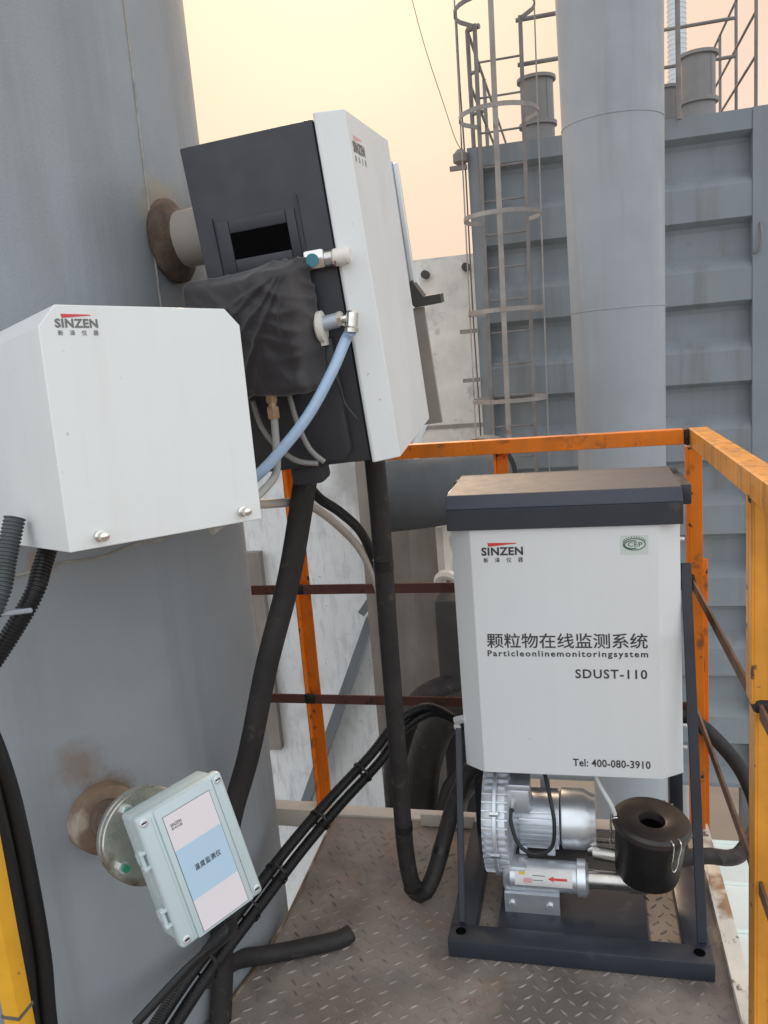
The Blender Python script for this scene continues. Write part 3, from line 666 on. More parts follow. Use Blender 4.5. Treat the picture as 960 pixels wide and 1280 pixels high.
# ------------------------------------------------------------------ side channel blower
t = thing('side_channel_blower', 'silver finned side channel blower sitting under the white cabinet', 'blower', (-0.1, 2.05, 0.022))
bx, by, bz, br = -0.295, 2.06, 0.232, 0.150
A = (1, 0, 0)
mb = MB(); mb.lathe([(br*0.55, 0), (br*0.93, 0.004), (br*0.97, 0.02), (br*0.97, 0.066), (br*0.90, 0.075), (br*0.62, 0.084), (br*0.45, 0.10)], (bx, by, bz), A, 64)
vol = mb.build('volute', 'alu', t)
for k in range(44):
    a = 2*math.pi*k/44
    e = Vector((0, math.cos(a), math.sin(a))); s_ = Vector((0, -math.sin(a), math.cos(a)))
    mb = MB(); c0 = Vector((bx, by, bz))+e*br*0.955
    v = [c0 + e*i + s_*j + Vector((k2, 0, 0)) for k2 in (0.006, 0.074) for i, j in ((0,-.0022),(0.011,-.0016),(0.011,.0016),(0,.0022))]
    mb._add(v, [(0,3,2,1),(4,5,6,7),(0,1,5,4),(1,2,6,5),(2,3,7,6),(3,0,4,7)])
    mb.build('cooling_fin', 'alu', vol)
mb = MB(); mb.lathe([(br*1.02, 0.034), (br*1.08, 0.036), (br*1.08, 0.044), (br*1.02, 0.046)], (bx, by, bz), A, 64, cap=False); mb.build('split_flange', 'alu', vol)
for a in (-170, -110, -75, 95, 150, 190):
    e = Vector((0, math.cos(R(a)), math.sin(R(a))))
    mb = MB(); mb.cyl(Vector((bx+0.028, by, bz))+e*br*1.07, Vector((bx+0.052, by, bz))+e*br*1.07, 0.007, n=6); mb.build('flange_bolt', 'galv', vol)
# motor
mx = bx+0.10
mb = MB(); mb.lathe([(0.066, 0), (0.070, 0.01), (0.070, 0.115)], (mx-0.01, by, bz-0.005), A, 48)
mot = mb.build('motor', 'alu', t)
for k in range(28):
    a = 2*math.pi*k/28; e = Vector((0, math.cos(a), math.sin(a)))
    if e.z > 0.75: continue
    mb = MB(); c0 = Vector((mx, by, bz-0.005))+e*0.0755
    mb.bar(c0, c0+Vector((0.10, 0, 0)), 0.003, 0.013, upv=e); mb.build('motor_fin', 'alu', mot)
mb = MB(); mb.lathe([(0.070, 0), (0.080, 0.004), (0.080, 0.062), (0.070, 0.080), (0.066, 0.092), (0.02, 0.094)], (mx+0.108, by, bz-0.005), A, 48); mb.build('fan_cowl', 'galv', t)
mb = MB(); mb.box((mx-0.035, by-0.075, bz+0.045), (mx+0.03, by+0.01, bz+0.115), 0.006); tb_ = mb.build('terminal_box', 'alu', t)
mb = MB(); mb.box((mx-0.038, by-0.078, bz+0.1155), (mx+0.033, by+0.013, bz+0.132), 0.004); mb.build('terminal_lid', 'alu', tb_)
mb = MB(); mb.cyl((mx-0.018, by-0.074, bz+0.075), (mx-0.018, by-0.098, bz+0.070), 0.009, n=8); mb.build('cable_gland', 'chrome', tb_)
for x in (mx-0.005, mx+0.07):
    mb = MB(); mb.box((x, by-0.075, bz-0.075), (x+0.022, by-0.045, bz-0.05), 0.003); mb.cyl((x+0.011, by-0.078, bz-0.06), (x+0.011, by-0.070, bz-0.06), 0.007, n=6); mb.build('motor_foot', 'alu', mot)
# silencer and outlet pipe
sy, sz = 1.965, 0.112
mb = MB(); mb.lathe([(0.030, 0), (0.040, 0.012), (0.040, 0.185)], (bx+0.06, sy, sz), A, 40); sil = mb.build('silencer', 'alu', t)
mb = MB(); mb.lathe([(0.0405, 0), (0.048, 0.003), (0.048, 0.024), (0.036, 0.032)], (bx+0.245, sy, sz), A, 40); mb.build('silencer_collar', 'galv', sil)
mb = MB(); mb.box((bx+0.05, sy-0.03, sz-0.035), (bx+0.12, by-0.06, sz+0.04), 0.012); mb.build('outlet_block', 'alu', t)
mb = MB(); mb.lathe([(0.0245, 0), (0.0245, 0.10), (0.029, 0.102), (0.029, 0.15)], (bx+0.276, sy, sz), A, 32); mb.build('outlet_pipe', 'steel', t)
mb = MB(); mb.cyl((bx+0.276, 2.05, 0.15), (bx+0.40, 2.05, 0.15), 0.024, n=28); mb.build('inlet_pipe', 'steel', t)
# label wrapped on the silencer front
def wrap(x0, x1, a0, a1, r, name, m_, parent, n=8):
    mb = MB()
    for i in range(n):
        t0, t1 = R(a0+(a1-a0)*i/n), R(a0+(a1-a0)*(i+1)/n)
        P_ = lambda x, a: (x, sy - r*math.cos(a), sz + r*math.sin(a))
        mb._add([P_(x0, t0), P_(x1, t0), P_(x1, t1), P_(x0, t1)], [(0,1,2,3)])
    return mb.build(name, m_, parent)
lab = wrap(bx+0.085, bx+0.235, -8, 58, 0.0404, 'warning_label', 'sticker_white', sil)
wrap(bx+0.182, bx+0.222, 18, 27, 0.0407, 'arrow_shaft', 'red', lab, 2)
mb = MB(); P_ = lambda x, a: (x, sy - 0.0408*math.cos(R(a)), sz + 0.0408*math.sin(R(a)))
mb._add([P_(bx+0.172, 22.5), P_(bx+0.187, 12), P_(bx+0.187, 33)], [(0,1,2)]); mb.build('arrow_head', 'red', lab)
wrap(bx+0.108, bx+0.130, 4, 22, 0.0407, 'warning_sign', 'red_fade', lab, 3)
wrap(bx+0.095, bx+0.112, 32, 50, 0.0407, 'warning_sign', 'sticker_yellow', lab, 3)
wrap(bx+0.132, bx+0.165, 30, 33, 0.0407, 'label_line', 'ink_soft', lab, 1); wrap(bx+0.132, bx+0.160, 14, 17, 0.0407, 'label_line', 'ink_soft', lab, 1)
mb = MB(); mb.prism([(1.925, 0.0225), (1.930, 0.0225), (1.930, 0.072), (1.99, 0.072), (1.99, 0.078), (1.925, 0.078)], 0, bx+0.055, bx+0.20); ft = mb.build('mounting_foot', 'galv', t)
for x in (bx+0.075, bx+0.175): mb = MB(); mb.cyl((x, 1.926, 0.048), (x, 1.918, 0.048), 0.009, n=6); mb.build('foot_bolt', 'galv', ft)
mb = MB(); mb.box((bx+0.06, 1.95, 0.0225), (bx+0.19, 2.10, 0.030)); mb.build('foot_plate', 'galv_dull', ft)
mb = MB(); mb.tube([(mx-0.018, by-0.096, bz+0.071), (mx-0.018, by-0.115, bz+0.045), (mx, by-0.135, bz-0.005), (mx+0.04, by-0.14, bz-0.028), (mx+0.085, by-0.135, bz-0.01), (mx+0.095, by-0.12, bz+0.05), (mx+0.085, by-0.09, bz+0.11), (mx+0.07, by-0.05, bz+0.17), (mx+0.065, by-0.02, 0.424)], 0.0052, 10); mb.build('power_cable', 'conduit', t)

# ------------------------------------------------------------------ intake filter
fx, fy = 0.142, 1.985
fd = Vector((0.10, -0.07, 1)).normalized(); fp = Vector((fx-0.012, fy+0.008, 0.115))
t = thing('intake_filter', 'round black clip lid filter canister on the steel pipe right of the blower', 'filter', tuple(fp))
mb = MB(); mb.lathe([(0.060, 0), (0.078, 0.006), (0.082, 0.02), (0.090, 0.14), (0.094, 0.142), (0.094, 0.150)], fp, fd, 56); can = mb.build('canister', 'filter', t)
mb = MB(); mb.lathe([(0.095, 0.1505), (0.099, 0.153), (0.099, 0.166), (0.092, 0.174), (0.070, 0.176), (0.040, 0.172), (0.034, 0.170), (0.030, 0.150), (0.0, 0.148)], fp, fd, 56, cap=False); lid = mb.build('lid', 'filter_lid', t)
mb = MB(); mb.lathe([(0.0, 0.1515), (0.0295, 0.1515)], fp, fd, 32, cap=False); mb.build('intake_hole', 'hole', lid)
fu = fd.orthogonal().normalized(); fw = fd.cross(fu)
for adeg in (-118, 0, 118):
    ang = R(adeg) - R(58)
    # direction in the world plane, measured from +X toward +Y
    e = (Vector((math.cos(ang), math.sin(ang), 0)) - fd*Vector((math.cos(ang), math.sin(ang), 0)).dot(fd)).normalized(); q = fd.cross(e)
    mb = MB()
    for s_ in (-0.011, 0.011):
        mb.tube([fp+fd*0.174+e*0.088+q*s_, fp+fd*0.168+e*0.1015+q*s_, fp+fd*0.140+e*0.1015+q*s_*0.9, fp+fd*0.118+e*0.098+q*s_*0.6], 0.0017, 6)
    mb.tube([fp+fd*0.145+e*0.101+q*0.009, fp+fd*0.100+e*0.099+q*0.008, fp+fd*0.088+e*0.100, fp+fd*0.100+e*0.099-q*0.008, fp+fd*0.145+e*0.101-q*0.009], 0.0017, 6)
    mb.build('wire_clip', 'chrome', t)
mb = MB(); mb.cyl(fp+Vector((-0.13, 0.03, 0.04)), fp+Vector((-0.06, 0.01, 0.045)), 0.022, n=24); mb.build('spigot', 'steel', t)
mb = MB(); mb.tube([(-0.005, 2.02, 0.424), (0.02, 1.99, 0.37), (0.048, 1.975, 0.32), (0.058, 1.98, 0.275), (0.056, 2.0, 0.25)], 0.0055, 10)
solo('air_tube', mb, 'white_tube', 'short milky white tube running from under the cabinet behind the filter', 'tube')

# ------------------------------------------------------------------ dust analyser on the stack
AO, AR = (-0.403, 1.541, 1.313), (6.0, -3.5, 1.03)
t = thing('dust_analyser', 'tilted charcoal analyser box with white chamfered door on the stack nozzle', 'analyser', AO, AR)
T = FR[t]
mb = MB(T); mb.box((-0.266, 0, 0), (-0.004, 0.445, 0.632), 0.003); ab = mb.build('case', 'charcoal', t)
mb = MB(T); mb.box((-0.0038, 0.004, 0.004), (-0.0002, 0.441, 0.628)); mb.build('seal', 'gap', t)
mb = MB(T)
dp = [(0.0, -0.004), (0.006, -0.006), (0.054, 0.018), (0.054, 0.425), (0.006, 0.451), (0.0, 0.449)]
mb.prism(dp, 2, -0.004, 0.640, 0.0015, 1)
door = mb.build('door', 'white', t, angle=10)
FD = frame_on(T, (0.0542, 0, 0), (0,1,0), (0,0,1))
maker_logo(FD @ Matrix.Translation((0.040, 0.553, 0)), 0.098, door, 'ink_soft', 'red_fade')
# vent recess on the near side
mb = MB(T)
for a, b in (((-0.224, -0.005, 0.392), (-0.199, -0.0005, 0.492)), ((-0.084, -0.005, 0.392), (-0.066, -0.0005, 0.492)), ((-0.1988, -0.005, 0.468), (-0.0842, -0.0005, 0.492)), ((-0.1988, -0.005, 0.392), (-0.0842, -0.0005, 0.420))):
    mb.box(a, b, 0.002)
fr_ = mb.build('vent_frame', 'charcoal', t)
mb = MB(T); mb.box((-0.1985, -0.0035, 0.4205), (-0.0845, -0.0006, 0.4675)); mb.build('vent_opening', 'hole', fr_)
for a, b in (((-0.233, -0.003, 0.39), (-0.230, -0.0005, 0.50)), ((-0.060, -0.003, 0.39), (-0.057, -0.0005, 0.515))): mb = MB(T); mb.box(a, b); mb.build('trim_rib', 'charcoal', t)
# raised lower cover on the near side
mb = MB(T); mb.prism([(-0.245, 0.012), (-0.050, 0.012), (-0.034, 0.03), (-0.034, 0.25), (-0.245, 0.25)], 1, -0.022, -0.0005, 0.004); mb.build('side_cover', 'charcoal', t)
mb = MB(T); mb.box((-0.185, 0.02, -0.042), (-0.115, 0.085, -0.0005), 0.01); mb.build('bottom_gland', 'charcoal', t)
# hinge and catch at the top of the door edge
mb = MB(T); mb.box((-0.058, -0.030, 0.376), (-0.018, -0.0008, 0.412), 0.006); lt = mb.build('door_latch', 'chrome', t)
mb = MB(T); mb.cyl((-0.040, -0.031, 0.393), (-0.040, -0.036, 0.393), 0.012, n=20); mb.build('lock_core', 'teal', lt)
mb = MB(T); mb.cyl((-0.018, -0.018, 0.392), (-0.004, -0.018, 0.392), 0.015, n=20); mb.build('lock_collar', 'steel', lt)
mb = MB(T); mb.cyl((-0.004, -0.020, 0.391), (0.030, -0.020, 0.391), 0.016, n=24, bev=0.004); mb.build('lock_grip', 'ivory', lt)
mb = MB(T); mb.box((0.0015, -0.037, 0.375), (0.0035, -0.034, 0.385)); mb.build('lock_mark', 'rustred', lt)
# sheet at the far side of the box
mb = MB(T); mb.box((-0.05, 0.62, 0.30), (0.022, 0.66, 0.625), 0.006); shd = mb.build('rear_shield', 'galv_dull', t)
mb = MB(T); mb.box((0.0225, 0.628, 0.31), (0.034, 0.652, 0.618), 0.002); mb.build('shield_edge', 'white', shd)
mb = MB(T); mb.box((-0.05, 0.4495, 0.26), (-0.03, 0.6195, 0.31)); mb.build('shield_bracket', 'darkmetal', shd)
mb = MB(T); mb.prism([(0.0, 0.30), (0.03, 0.26), (0.10, 0.262), (0.10, 0.285), (0.055, 0.285), (0.03, 0.33)], 1, 0.60, 0.66); mb.build('clamp', 'darkmetal', shd)
mb = MB(T); mb.prism([(-0.02, 0.259), (0.05, 0.259), (0.055, -0.05), (0.0, -0.05)], 1, 0.61, 0.63); mb.build('shield_leg', 'dim_concrete', shd)

# fabric rain cover strapped on the near side
t = thing('rain_cover', 'wrinkled black fabric cover strapped over the near side of the analyser box', 'cover', tuple(T @ Vector((-0.18, -0.03, 0.28))), AR)
mb = MB(T)
nx, nz_, ny = 70, 60, 16
def bagpt(u, v, w):
    """u along x 0..1, v along z 0..1, w depth 0..1 (1 = proud face)"""
    x0, x1 = -0.325 + 0.02*v, -0.052 - 0.027*w
    if w > 0: x0 += 0.05*w
    z0, z1 = 0.165 + (0.06*(1-u)**2)*0 + 0.005, 0.398 - 0.016*w - 0.012*(1-u)
    if w == 0: z0 = 0.19
    x = x0 + (x1-x0)*u; z = z0 + (z1-z0)*v; y = -0.0245 - 0.082*w*(0.35+0.65*min(1, u*1.5))
    return (x, y, z)
V = []; Fc = []; idx = {}
def gv(key, p):
    if key not in idx: idx[key] = len(V); V.append(p)
    return idx[key]
def quad_grid(fn, n, m):
    for i in range(n):
        for j in range(m): Fc.append((fn(i, j), fn(i+1, j), fn(i+1, j+1), fn(i, j+1)))
key = lambda u, v, w: (round(u, 4), round(v, 4), round(w, 4))
P3 = lambda u, v, w: gv(key(u, v, w), bagpt(u, v, w))
quad_grid(lambda i, j: P3(i/nx, j/nz_, 1), nx, nz_)
quad_grid(lambda i, j: P3(1, j/nz_, i/ny), ny, nz_)
quad_grid(lambda i, j: P3(0, j/nz_, i/ny), ny, nz_)
quad_grid(lambda i, j: P3(i/nx, 1, j/ny), nx, ny)
quad_grid(lambda i, j: P3(i/nx, 0, j/ny), nx, ny)
mb._add(V, Fc)
bmesh.ops.recalc_face_normals(mb.bm, faces=mb.bm.faces)
free = [v for v in mb.bm.verts if not v.is_boundary]
for _ in range(14): bmesh.ops.smooth_vert(mb.bm, verts=free, factor=0.5, use_axis_x=True, use_axis_y=True, use_axis_z=True)
mb.bm.normal_update(); Ti = T.inverted(); mv = []
crease = lambda n: max(0.0, 1-abs(n)*3.0)**1.6
hub = Vector((-0.075, -0.08, 0.385))                      # folds fan out from the strapped upper corner
for v in free:
    q = Ti @ v.co; e = q-hub; rad = e.length; ang = math.atan2(e.z, e.x)
    n1 = noise.noise(q*7); n2 = noise.noise(q*16+Vector((5, 2, 8)))
    fan = crease(noise.noise(Vector((ang*3.4, rad*3.5, 0.6+n1*0.25))))*min(1, rad/0.06)
    sag = crease(noise.noise(Vector((q.x*5+n1, (q.z+q.x*0.25)*19, 3.1))))
    small = crease(noise.noise(Vector((q.x*22+q.z*16, q.z*9-q.x*5, q.y*9+2.2))))
    mv.append((v, fan*0.0065 + sag*0.0042 + small*0.0022 + n1*0.006 + n2*0.0016))
for v, d_ in mv: v.co += v.normal*d_
bag = mb.build('cover', 'fabric', t, angle=180)
mb = MB(T); mb.tube([(-0.05, -0.03, 0.20), (-0.035, -0.028, 0.17), (-0.03, -0.026, 0.13), (-0.026, -0.026, 0.115)], 0.0025, 6); mb.build('draw_cord', 'fabric', t)
mb = MB(T); mb.tube([(-0.030, -0.027, 0.125), (-0.020, -0.026, 0.105), (-0.010, -0.026, 0.09)], 0.0022, 6); mb.build('draw_cord', 'fabric', t)
# air port beside the cover
t = thing('air_fitting', 'nickel elbow fitting with white collar on the analyser beside the black cover', 'fitting', tuple(T @ Vector((-0.03, -0.03, 0.28))), AR)
mb = MB(T); mb.lathe([(0.026, 0), (0.030, 0.004), (0.030, 0.012), (0.020, 0.015)], (-0.054, -0.030, 0.272), (1, 0, 0), 32); mb.box((-0.052, -0.04, 0.238), (-0.040, -0.02, 0.25)); mb.build('collar', 'ivory', t)
mb = MB(T); mb.cyl((-0.040, -0.034, 0.278), (-0.010, -0.034, 0.280), 0.014, n=24); mb.build('nipple', 'galv_dull', t)
mb = MB(T); mb.cyl((-0.010, -0.034, 0.280), (-0.002, -0.034, 0.2805), 0.0155, n=6); mb.cyl((-0.002, -0.034, 0.2805), (0.016, -0.036, 0.281), 0.008, n=16); mb.build('hex_nut', 'chrome', t)
mb = MB(T); mb.cyl((0.020, -0.037, 0.292), (0.014, -0.042, 0.262), 0.0115, n=20, bev=0.003); mb.cyl((0.014, -0.042, 0.262), (0.0125, -0.043, 0.255), 0.0135, n=20); mb.build('elbow', 'chrome', t)

B = T @ Vector((0.0125, -0.0435, 0.256))
mb = MB(); mb.tube([tuple(B), (-0.419, 1.478, 1.549), (-0.443, 1.45, 1.492), (-0.488, 1.42, 1.416), (-0.551, 1.40, 1.347), (-0.60, 1.39, 1.306), (-0.676, 1.42, 1.265)], 0.0105, 16)
solo('air_hose', mb, 'blue_tube', 'translucent pale blue hose curving down from the elbow fitting', 'hose')
t = thing('gas_line', 'grey tube hanging from a brass fitting under the black cover', 'tube', (-0.57, 1.47, 1.43))
gt = T @ Vector((-0.160, -0.06, 0.175)); gb = T @ Vector((-0.164, -0.06, 0.118))
mb = MB(); mb.cyl(gt, gt.lerp(gb, 0.45), 0.012, n=6); mb.cyl(gt.lerp(gb, 0.45), gt.lerp(gb, 0.6), 0.009, n=16); mb.cyl(gt.lerp(gb, 0.6), gb, 0.0125, n=6); mb.build('union', 'brass', t)
mb = MB(); mb.tube([tuple(gb.lerp(gt, .1)), (-0.570, 1.455, 1.361), (-0.562, 1.42, 1.314), (-0.562, 1.35, 1.292), (-0.575, 1.28, 1.272), (-0.60, 1.2, 1.25)], 0.0075, 12); mb.build('tube', 'grey_tube', t)
for k, (pts, lb) in enumerate((([(-0.623, 1.49, 1.448), (-0.609, 1.485, 1.398), (-0.58, 1.485, 1.355), (-0.541, 1.485, 1.326), (-0.50, 1.49, 1.318)], 'braided clear tube swinging left to right under the black cover'),
                ([(-0.545, 1.485, 1.462), (-0.533, 1.485, 1.40), (-0.513, 1.485, 1.348), (-0.488, 1.492, 1.320)], 'braided clear tube dropping steeply behind the pale blue hose'))):
    mb = MB(); mb.tube(pts, 0.0055, 10); solo('clear_tube', mb, 'clear_tube', lb, 'tube', 'braided clear tubes under the analyser')

# ------------------------------------------------------------------ white enclosure at the left
EO, ER = (-0.716, 0.982, 1.27), (-3.8, 2.2, 55.4)
t = thing('meter_enclosure', 'large white sheet metal enclosure with clipped top corners on the stack', 'enclosure', EO, ER)
T = FR[t]
W, H = 0.3275, 0.352
mb = MB(T); mb.prism([(0, 0), (W, 0), (W, H-0.0265), (W-0.0255, H), (0.0265, H), (0, H-0.031)], 1, 0.0, 0.33, 0.0015, 2); cov = mb.build('cover', 'white', t, angle=12)
FE = frame_on(T, (0, -0.0002, 0), (1,0,0), (0,0,1))
maker_logo(FE @ Matrix.Translation((0.0235, 0.3085, 0)), 0.062, cov, 'ink_soft', 'red')
for x, z in ((0.045, 0.017), (0.289, 0.018)):
    mb = MB(T); mb.lathe([(0.0075, 0), (0.0085, -0.002), (0.0085, -0.006), (0.0055, -0.007), (0.0055, -0.012), (0.007, -0.013), (0.007, -0.022), (0.004, -0.024)], (x, 0, z), (0, 1, 0), 20); mb.build('thumb_screw', 'chrome', t)
mb = MB(T); mb.box((0.06, 0.331, 0.02), (0.26, 0.45, 0.30), 0.004); mb.build('wall_bracket', 'galv_dull', t)

# ------------------------------------------------------------------ temperature transmitter
BO, BR_ = (-0.654, 1.025, 0.592), (-13.7, -6.24, 56.66)
t = thing('temperature_transmitter', 'pale grey green die cast transmitter box with blue and white label', 'transmitter', BO, BR_)
T = FR[t]
bw, bh = 0.1625, 0.231
mb = MB(T); mb.box((0.004, 0.026, 0.004), (bw-0.004, 0.082, bh-0.004), 0.008, 3); mb.build('body', 'greybox', t)
mb = MB(T); mb.box((0, 0.0, 0), (bw, 0.0255, bh), 0.007, 3)
lid = mb.build('lid', 'greybox', t)
mb = MB(T)
for a, b in (((0.024, -0.002, 0.006), (0.028, 0.001, bh-0.012)), ((0.141, -0.002, 0.010), (0.1445, 0.001, bh-0.006))): mb.box(a, b, 0.001)
mb.build('lid_rib', 'greybox', lid)
mb = MB(T); mb.prism(rect(0.030, 0.002, 0.139, bh-0.002), 1, -0.003, 0.0005, 0.0014); mb.build('lid_panel', 'greybox', lid)
for x, z in ((0.011, 0.012), (bw-0.011, 0.012), (0.011, bh-0.012), (bw-0.011, bh-0.012)):
    mb = MB(T); mb.lathe([(0.0068, 0.001), (0.0068, -0.0015), (0.0052, -0.002), (0.0045, -0.0005)], (x, 0, z), (0, 1, 0), 18); sc_ = mb.build('lid_screw', 'galv', lid)
    mb = MB(T); mb.box((x-0.004, -0.0022, z-0.0008), (x+0.004, -0.0008, z+0.0008)); mb.build('screw_slot', 'hole', sc_)
for z in (0.058, 0.160):
    mb = MB(T); mb.box((-0.011, 0.006, z-0.016), (0.0005, 0.020, z-0.010), 0.001); mb.box((-0.011, 0.006, z+0.010), (0.0005, 0.020, z+0.016), 0.001); mb.box((-0.009, 0.024, z-0.010), (0.0045, 0.036, z+0.010), 0.002); mb.cyl((-0.0065, 0.013, z-0.018), (-0.0065, 0.013, z+0.018), 0.0036, n=12); mb.build('hinge', 'greybox', t)
FT = frame_on(T, (0, -0.0031, 0), (1,0,0), (0,0,1))
lb = flat('label', rect(0.040, 0.006, 0.130, 0.212), FT, 'label_ink', lid, 0.0003)
flat('label_face', rect(0.0408, 0.0068, 0.1292, 0.2112), FT, 'label_white', lb, 0.0006)
flat('label_band', rect(0.0408, 0.062, 0.1292, 0.151), FT, 'label_blue', lb, 0.0009)
text('label_lettering', '温度监测仪', FT @ Matrix.Translation((0.062, 0.1035, 0.0008)), 0.050, 0.0105, 'label_ink', lb, bold=0.012, spacing=1.15)
text('label_lettering', 'SINZEN', FT @ Matrix.Translation((0.048, 0.190, 0.0004)), 0.020, 0.0055, 'ink_soft', lb, bold=0.02)
text('label_lettering', '新泽仪器', FT @ Matrix.Translation((0.048, 0.1845, 0.0004)), 0.020, 0.0042, 'ink_soft', lb, bold=0.01)
# neck, flange pair and rusted pad on the stack
mb = MB(T); mb.cyl((0.065, 0.0825, 0.135), (0.062, 0.150, 0.140), 0.020, n=24); mb.build('neck', 'zinc_flange', t)
mb = MB(T); mb.lathe([(0.014, 0.0), (0.083, 0.0), (0.085, 0.002), (0.085, 0.013), (0.083, 0.015), (0.03, 0.015)], (0.060, 0.150, 0.142), (0, 1, 0), 56); fl_ = mb.build('flange', 'zinc_flange', t)
mb = MB(T); mb.lathe([(0.03, 0.0), (0.083, 0.0), (0.085, 0.002), (0.085, 0.013), (0.03, 0.015)], (0.060, 0.168, 0.142), (0, 1, 0), 56); mb.build('flange', 'zinc_flange', t)
mb = MB(T); mb.cyl((0.061, 0.180, 0.141), (0.070, 0.44, 0.133), 0.040, n=32); mb.build('nozzle_pipe', 'rust_flange', t)
mb = MB(T); mb.lathe([(0.043, -0.004), (0.066, 0.0), (0.072, 0.02), (0.072, 0.07)], (0.072, 0.382, 0.131), (0, 1, 0), 48); mb.build('weld_pad', 'rust', t)
for k in range(4):
    a = R(20+k*90); x, z = 0.060+0.066*math.cos(a), 0.142+0.066*math.sin(a)
    mb = MB(T); mb.cyl((x, 0.1495, z), (x, 0.139, z), 0.0105, n=6); bo = mb.build('flange_bolt', 'galv', fl_)
    mb = MB(T); mb.cyl((x, 0.139, z), (x, 0.130, z), 0.0065, n=14); mb.build('stud_end', 'greenplug', bo)
mb = MB(T); mb.cyl((0.105, 0.045, 0.003), (0.105, 0.045, -0.022), 0.010, n=8); mb.build('cable_gland', 'conduit', t)
g = T @ Vector((0.105, 0.045, -0.02))
mb = MB(); mb.tube([tuple(g), (g.x-0.005, g.y+0.02, g.z-0.04), (g.x-0.05, g.y+0.06, g.z-0.10), (g.x-0.13, g.y+0.06, g.z-0.17), (g.x-0.22, g.y+0.0, g.z-0.25)], 0.009, 12); mb.build('signal_cable', 'conduit', t)

# ------------------------------------------------------------------ hoses and conduits
def hose(name, pts, r, material, label, cat='hose', group=None, corr=0.0, bands=(), n=18):
    pts = [Vector(p) for p in pts]
    t = thing(name, label, cat, tuple(pts[-1]), group=group)
    mb = MB(); mb.tube(pts, r, n, corr=corr); mb.build('hose', material, t)
    for k in bands:
        i = int(k); f = k-i; a = pts[i].lerp(pts[i+1], f); d_ = (pts[i+1]-pts[i]).normalized()
        mb = MB(); mb.lathe([(r*0.9, -0.012), (r*1.05, -0.011), (r*1.05, 0.011), (r*0.9, 0.012)], a, d_, n, cap=False); mb.build('tape_band', 'tape', t)
    return t
hose('insulated_hose', [(-0.548, 1.63, 1.40), (-0.563, 1.63, 1.336), (-0.581, 1.62, 1.25), (-0.638, 1.62, 1.049), (-0.706, 1.60, 0.85), (-0.77, 1.59, 0.64), (-0.83, 1.57, 0.47), (-0.865, 1.55, 0.29), (-0.875, 1.52, 0.10), (-0.88, 1.45, -0.1)], 0.026, 'rubber',
     'thick black foam insulated hose leaning from the analyser toward the transmitter box')
hose('insulated_hose', [(-0.443, 1.72, 1.40), (-0.445, 1.72, 1.318), (-0.454, 1.76, 1.146), (-0.473, 1.82, 0.832), (-0.488, 1.87, 0.484), (-0.497, 1.90, 0.21), (-0.492, 1.93, 0.072), (-0.470, 1.955, 0.035), (-0.442, 1.99, 0.075), (-0.416, 2.05, 0.155), (-0.39, 2.12, 0.23), (-0.34, 2.18, 0.31), (-0.26, 2.19, 0.36)], 0.0235, 'rubber',
     'long black foam insulated hose dropping straight to the floor then turning up', bands=(2.35, 4.75, 6.0, 8.6))
bpts = [(-0.36, 2.20, 0.42), (-0.39, 2.20, 0.442), (-0.456, 2.17, 0.486), (-0.533, 2.12, 0.462), (-0.60, 2.03, 0.396), (-0.691, 1.92, 0.324), (-0.762, 1.78, 0.27), (-0.814, 1.62, 0.23), (-0.843, 1.45, 0.221), (-0.853, 1.3, 0.225), (-0.87, 1.15, 0.20), (-0.9, 1.0, 0.12), (-0.95, 0.85, 0.003)]
t = thing('conduit_bundle', 'pair of black corrugated conduits strapped together sloping down beside the transmitter', 'conduit', bpts[-1])
off = Vector((-0.011, -0.006, 0.013))
for s_ in (-1, 1):
    mb = MB(); mb.tube([Vector(p)+off*s_*(0.55+0.45*min(1, i/4)) for i, p in enumerate(bpts)], 0.0145, 14, corr=0.006); mb.build('conduit', 'conduit', t)
mb = MB(); mb.tube([Vector(p)+Vector((0.012, 0.02, -0.014)) for p in bpts[3:]], 0.008, 10); mb.build('cable', 'rubber', t)
for i, f in ((4, .3), (5, .4), (6, .5), (7, .2), (8, .3)):
    a = Vector(bpts[i]).lerp(Vector(bpts[i+1]), f); d_ = (Vector(bpts[i+1])-Vector(bpts[i])).normalized()
    mb = MB(); mb.lathe([(0.032, -0.004), (0.0335, -0.003), (0.0335, 0.003), (0.032, 0.004)], a, d_, 20, cap=False); mb.build('cable_tie', 'tape', t)
fh = hose('floor_hose', [(-0.905, 1.50, 0.10), (-0.88, 1.60, 0.07), (-0.838, 1.665, 0.035), (-0.79, 1.70, 0.0235), (-0.735, 1.725, 0.0235), (-0.69, 1.745, 0.0235), (-0.655, 1.765, 0.024), (-0.637, 1.785, 0.026)], 0.0225, 'rubber',
     'short black hose end lying on the chequer plate by the stack', bands=())
mb = MB(); mb.lathe([(0.0, 0.0006), (0.0145, 0.0008)], (-0.637, 1.785, 0.026), (0.018, 0.020, 0.002), 24, cap=False); mb.build('hose_bore', 'hole', fh)
hose('flexible_conduit', [(-0.74, 1.42, 1.235), (-0.68, 1.47, 1.245), (-0.648, 1.55, 1.231), (-0.613, 1.68, 1.207), (-0.595, 1.78, 1.160), (-0.572, 1.90, 1.075), (-0.553, 1.95, 1.012), (-0.537, 1.97, 0.95), (-0.53, 2.0, 0.856), (-0.534, 2.02, 0.712), (-0.54, 2.02, 0.5)], 0.010, 'beige', 'beige flexible conduit arching from the white enclosure behind the hoses', 'conduit', corr=0.0)
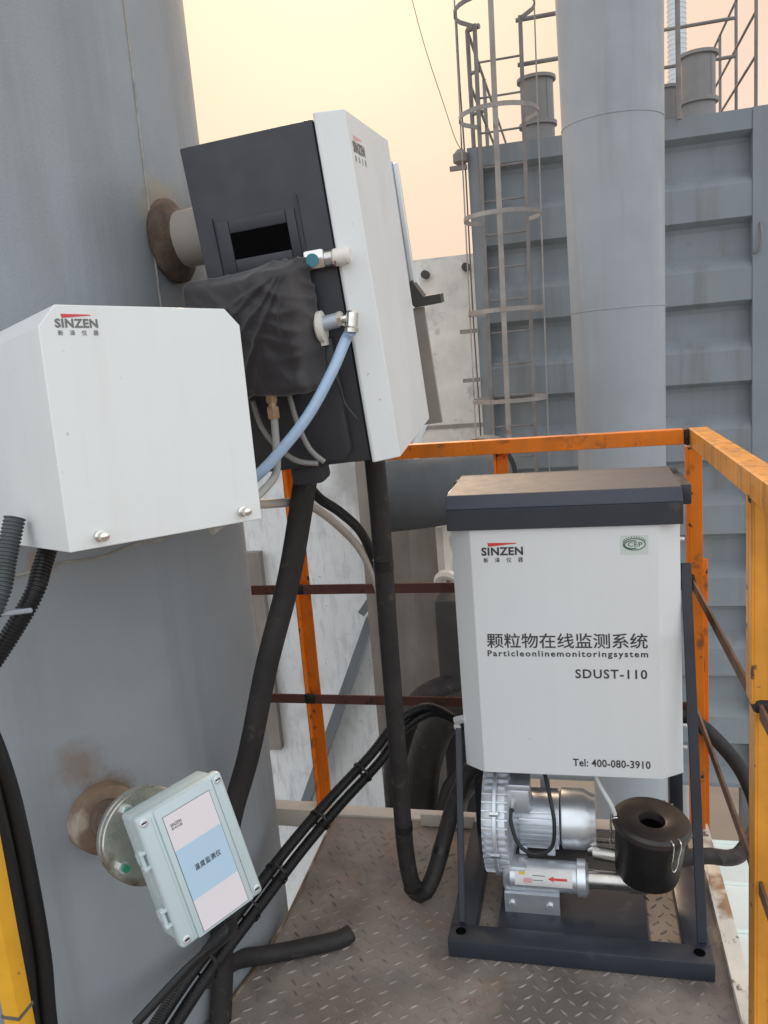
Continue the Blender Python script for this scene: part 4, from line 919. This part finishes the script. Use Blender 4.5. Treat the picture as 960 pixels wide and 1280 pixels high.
hose('flexible_conduit', [(-0.628, 1.75, 1.26), (-0.62, 1.76, 1.235), (-0.603, 1.79, 1.195), (-0.577, 1.85, 1.151), (-0.549, 1.92, 1.085), (-0.532, 1.96, 1.0), (-0.525, 1.98, 0.9)], 0.0125, 'conduit', 'black corrugated conduit curving behind the insulated hoses', 'conduit', corr=0.006)
hose('enclosure_conduit', [(-0.835, 1.14, 1.31), (-0.84, 1.08, 1.23), (-0.842, 1.05, 1.19), (-0.875, 1.02, 1.13), (-0.93, 0.98, 1.05)], 0.0155, 'conduit', 'black corrugated conduit leaving the white enclosure at its lower left', 'conduit', 'conduits under the white enclosure', corr=0.006)
hose('enclosure_conduit', [(-0.862, 1.06, 1.31), (-0.866, 1.03, 1.25), (-0.866, 1.0, 1.20), (-0.89, 0.96, 1.14), (-0.95, 0.92, 1.06)], 0.0165, 'conduit_grey', 'grey corrugated conduit at the far left under the white enclosure', 'conduit', 'conduits under the white enclosure', corr=0.006)
mb = MB(); mb.bar((-0.885, 0.985, 1.175), (-0.838, 1.035, 1.168), 0.012, 0.008, 0.002); solo('cable_clip', mb, 'galv_dull', 'grey strap clip holding the two conduits under the white enclosure', 'clip')
hose('drop_cable', [(-0.93, 0.98, 1.05), (-0.905, 0.96, 1.02), (-0.884, 0.955, 0.984), (-0.896, 0.985, 0.873), (-0.904, 1.0, 0.717), (-0.906, 1.0, 0.567), (-0.919, 1.0, 0.409), (-0.92, 1.0, 0.1)], 0.0165, 'conduit', 'thick black cable running down beside the yellow post nearest the stack wall', 'cable', 'drop cables beside the yellow post')
hose('drop_cable', [(-0.95, 0.92, 1.06), (-0.92, 0.925, 1.03), (-0.888, 0.93, 0.999), (-0.897, 0.95, 0.891), (-0.906, 0.965, 0.738), (-0.908, 0.965, 0.592), (-0.92, 0.965, 0.438), (-0.925, 0.965, 0.1)], 0.0150, 'conduit', 'thick black cable running down touching the yellow post', 'cable', 'drop cables beside the yellow post')
hose('filter_hose', [(0.12, 2.34, 0.42), (0.20, 2.36, 0.412), (0.29, 2.36, 0.389), (0.37, 2.36, 0.316), (0.44, 2.36, 0.21), (0.468, 2.31, 0.10), (0.41, 2.22, 0.056), (0.36, 2.13, 0.09), (0.30, 2.09, 0.118), (0.235, 2.05, 0.135), (0.20, 2.02, 0.14)], 0.0215, 'rubber', 'black hose looping outside the right edge back to the filter')
mb = MB(); mb.bar((0.05, 1.56, 0.003), (0.065, 1.567, 0.003), 0.014, 0.001); solo('paper_scrap', mb, 'paper', 'small pale scrap of paper on the chequer plate before the cabinet', 'scrap')
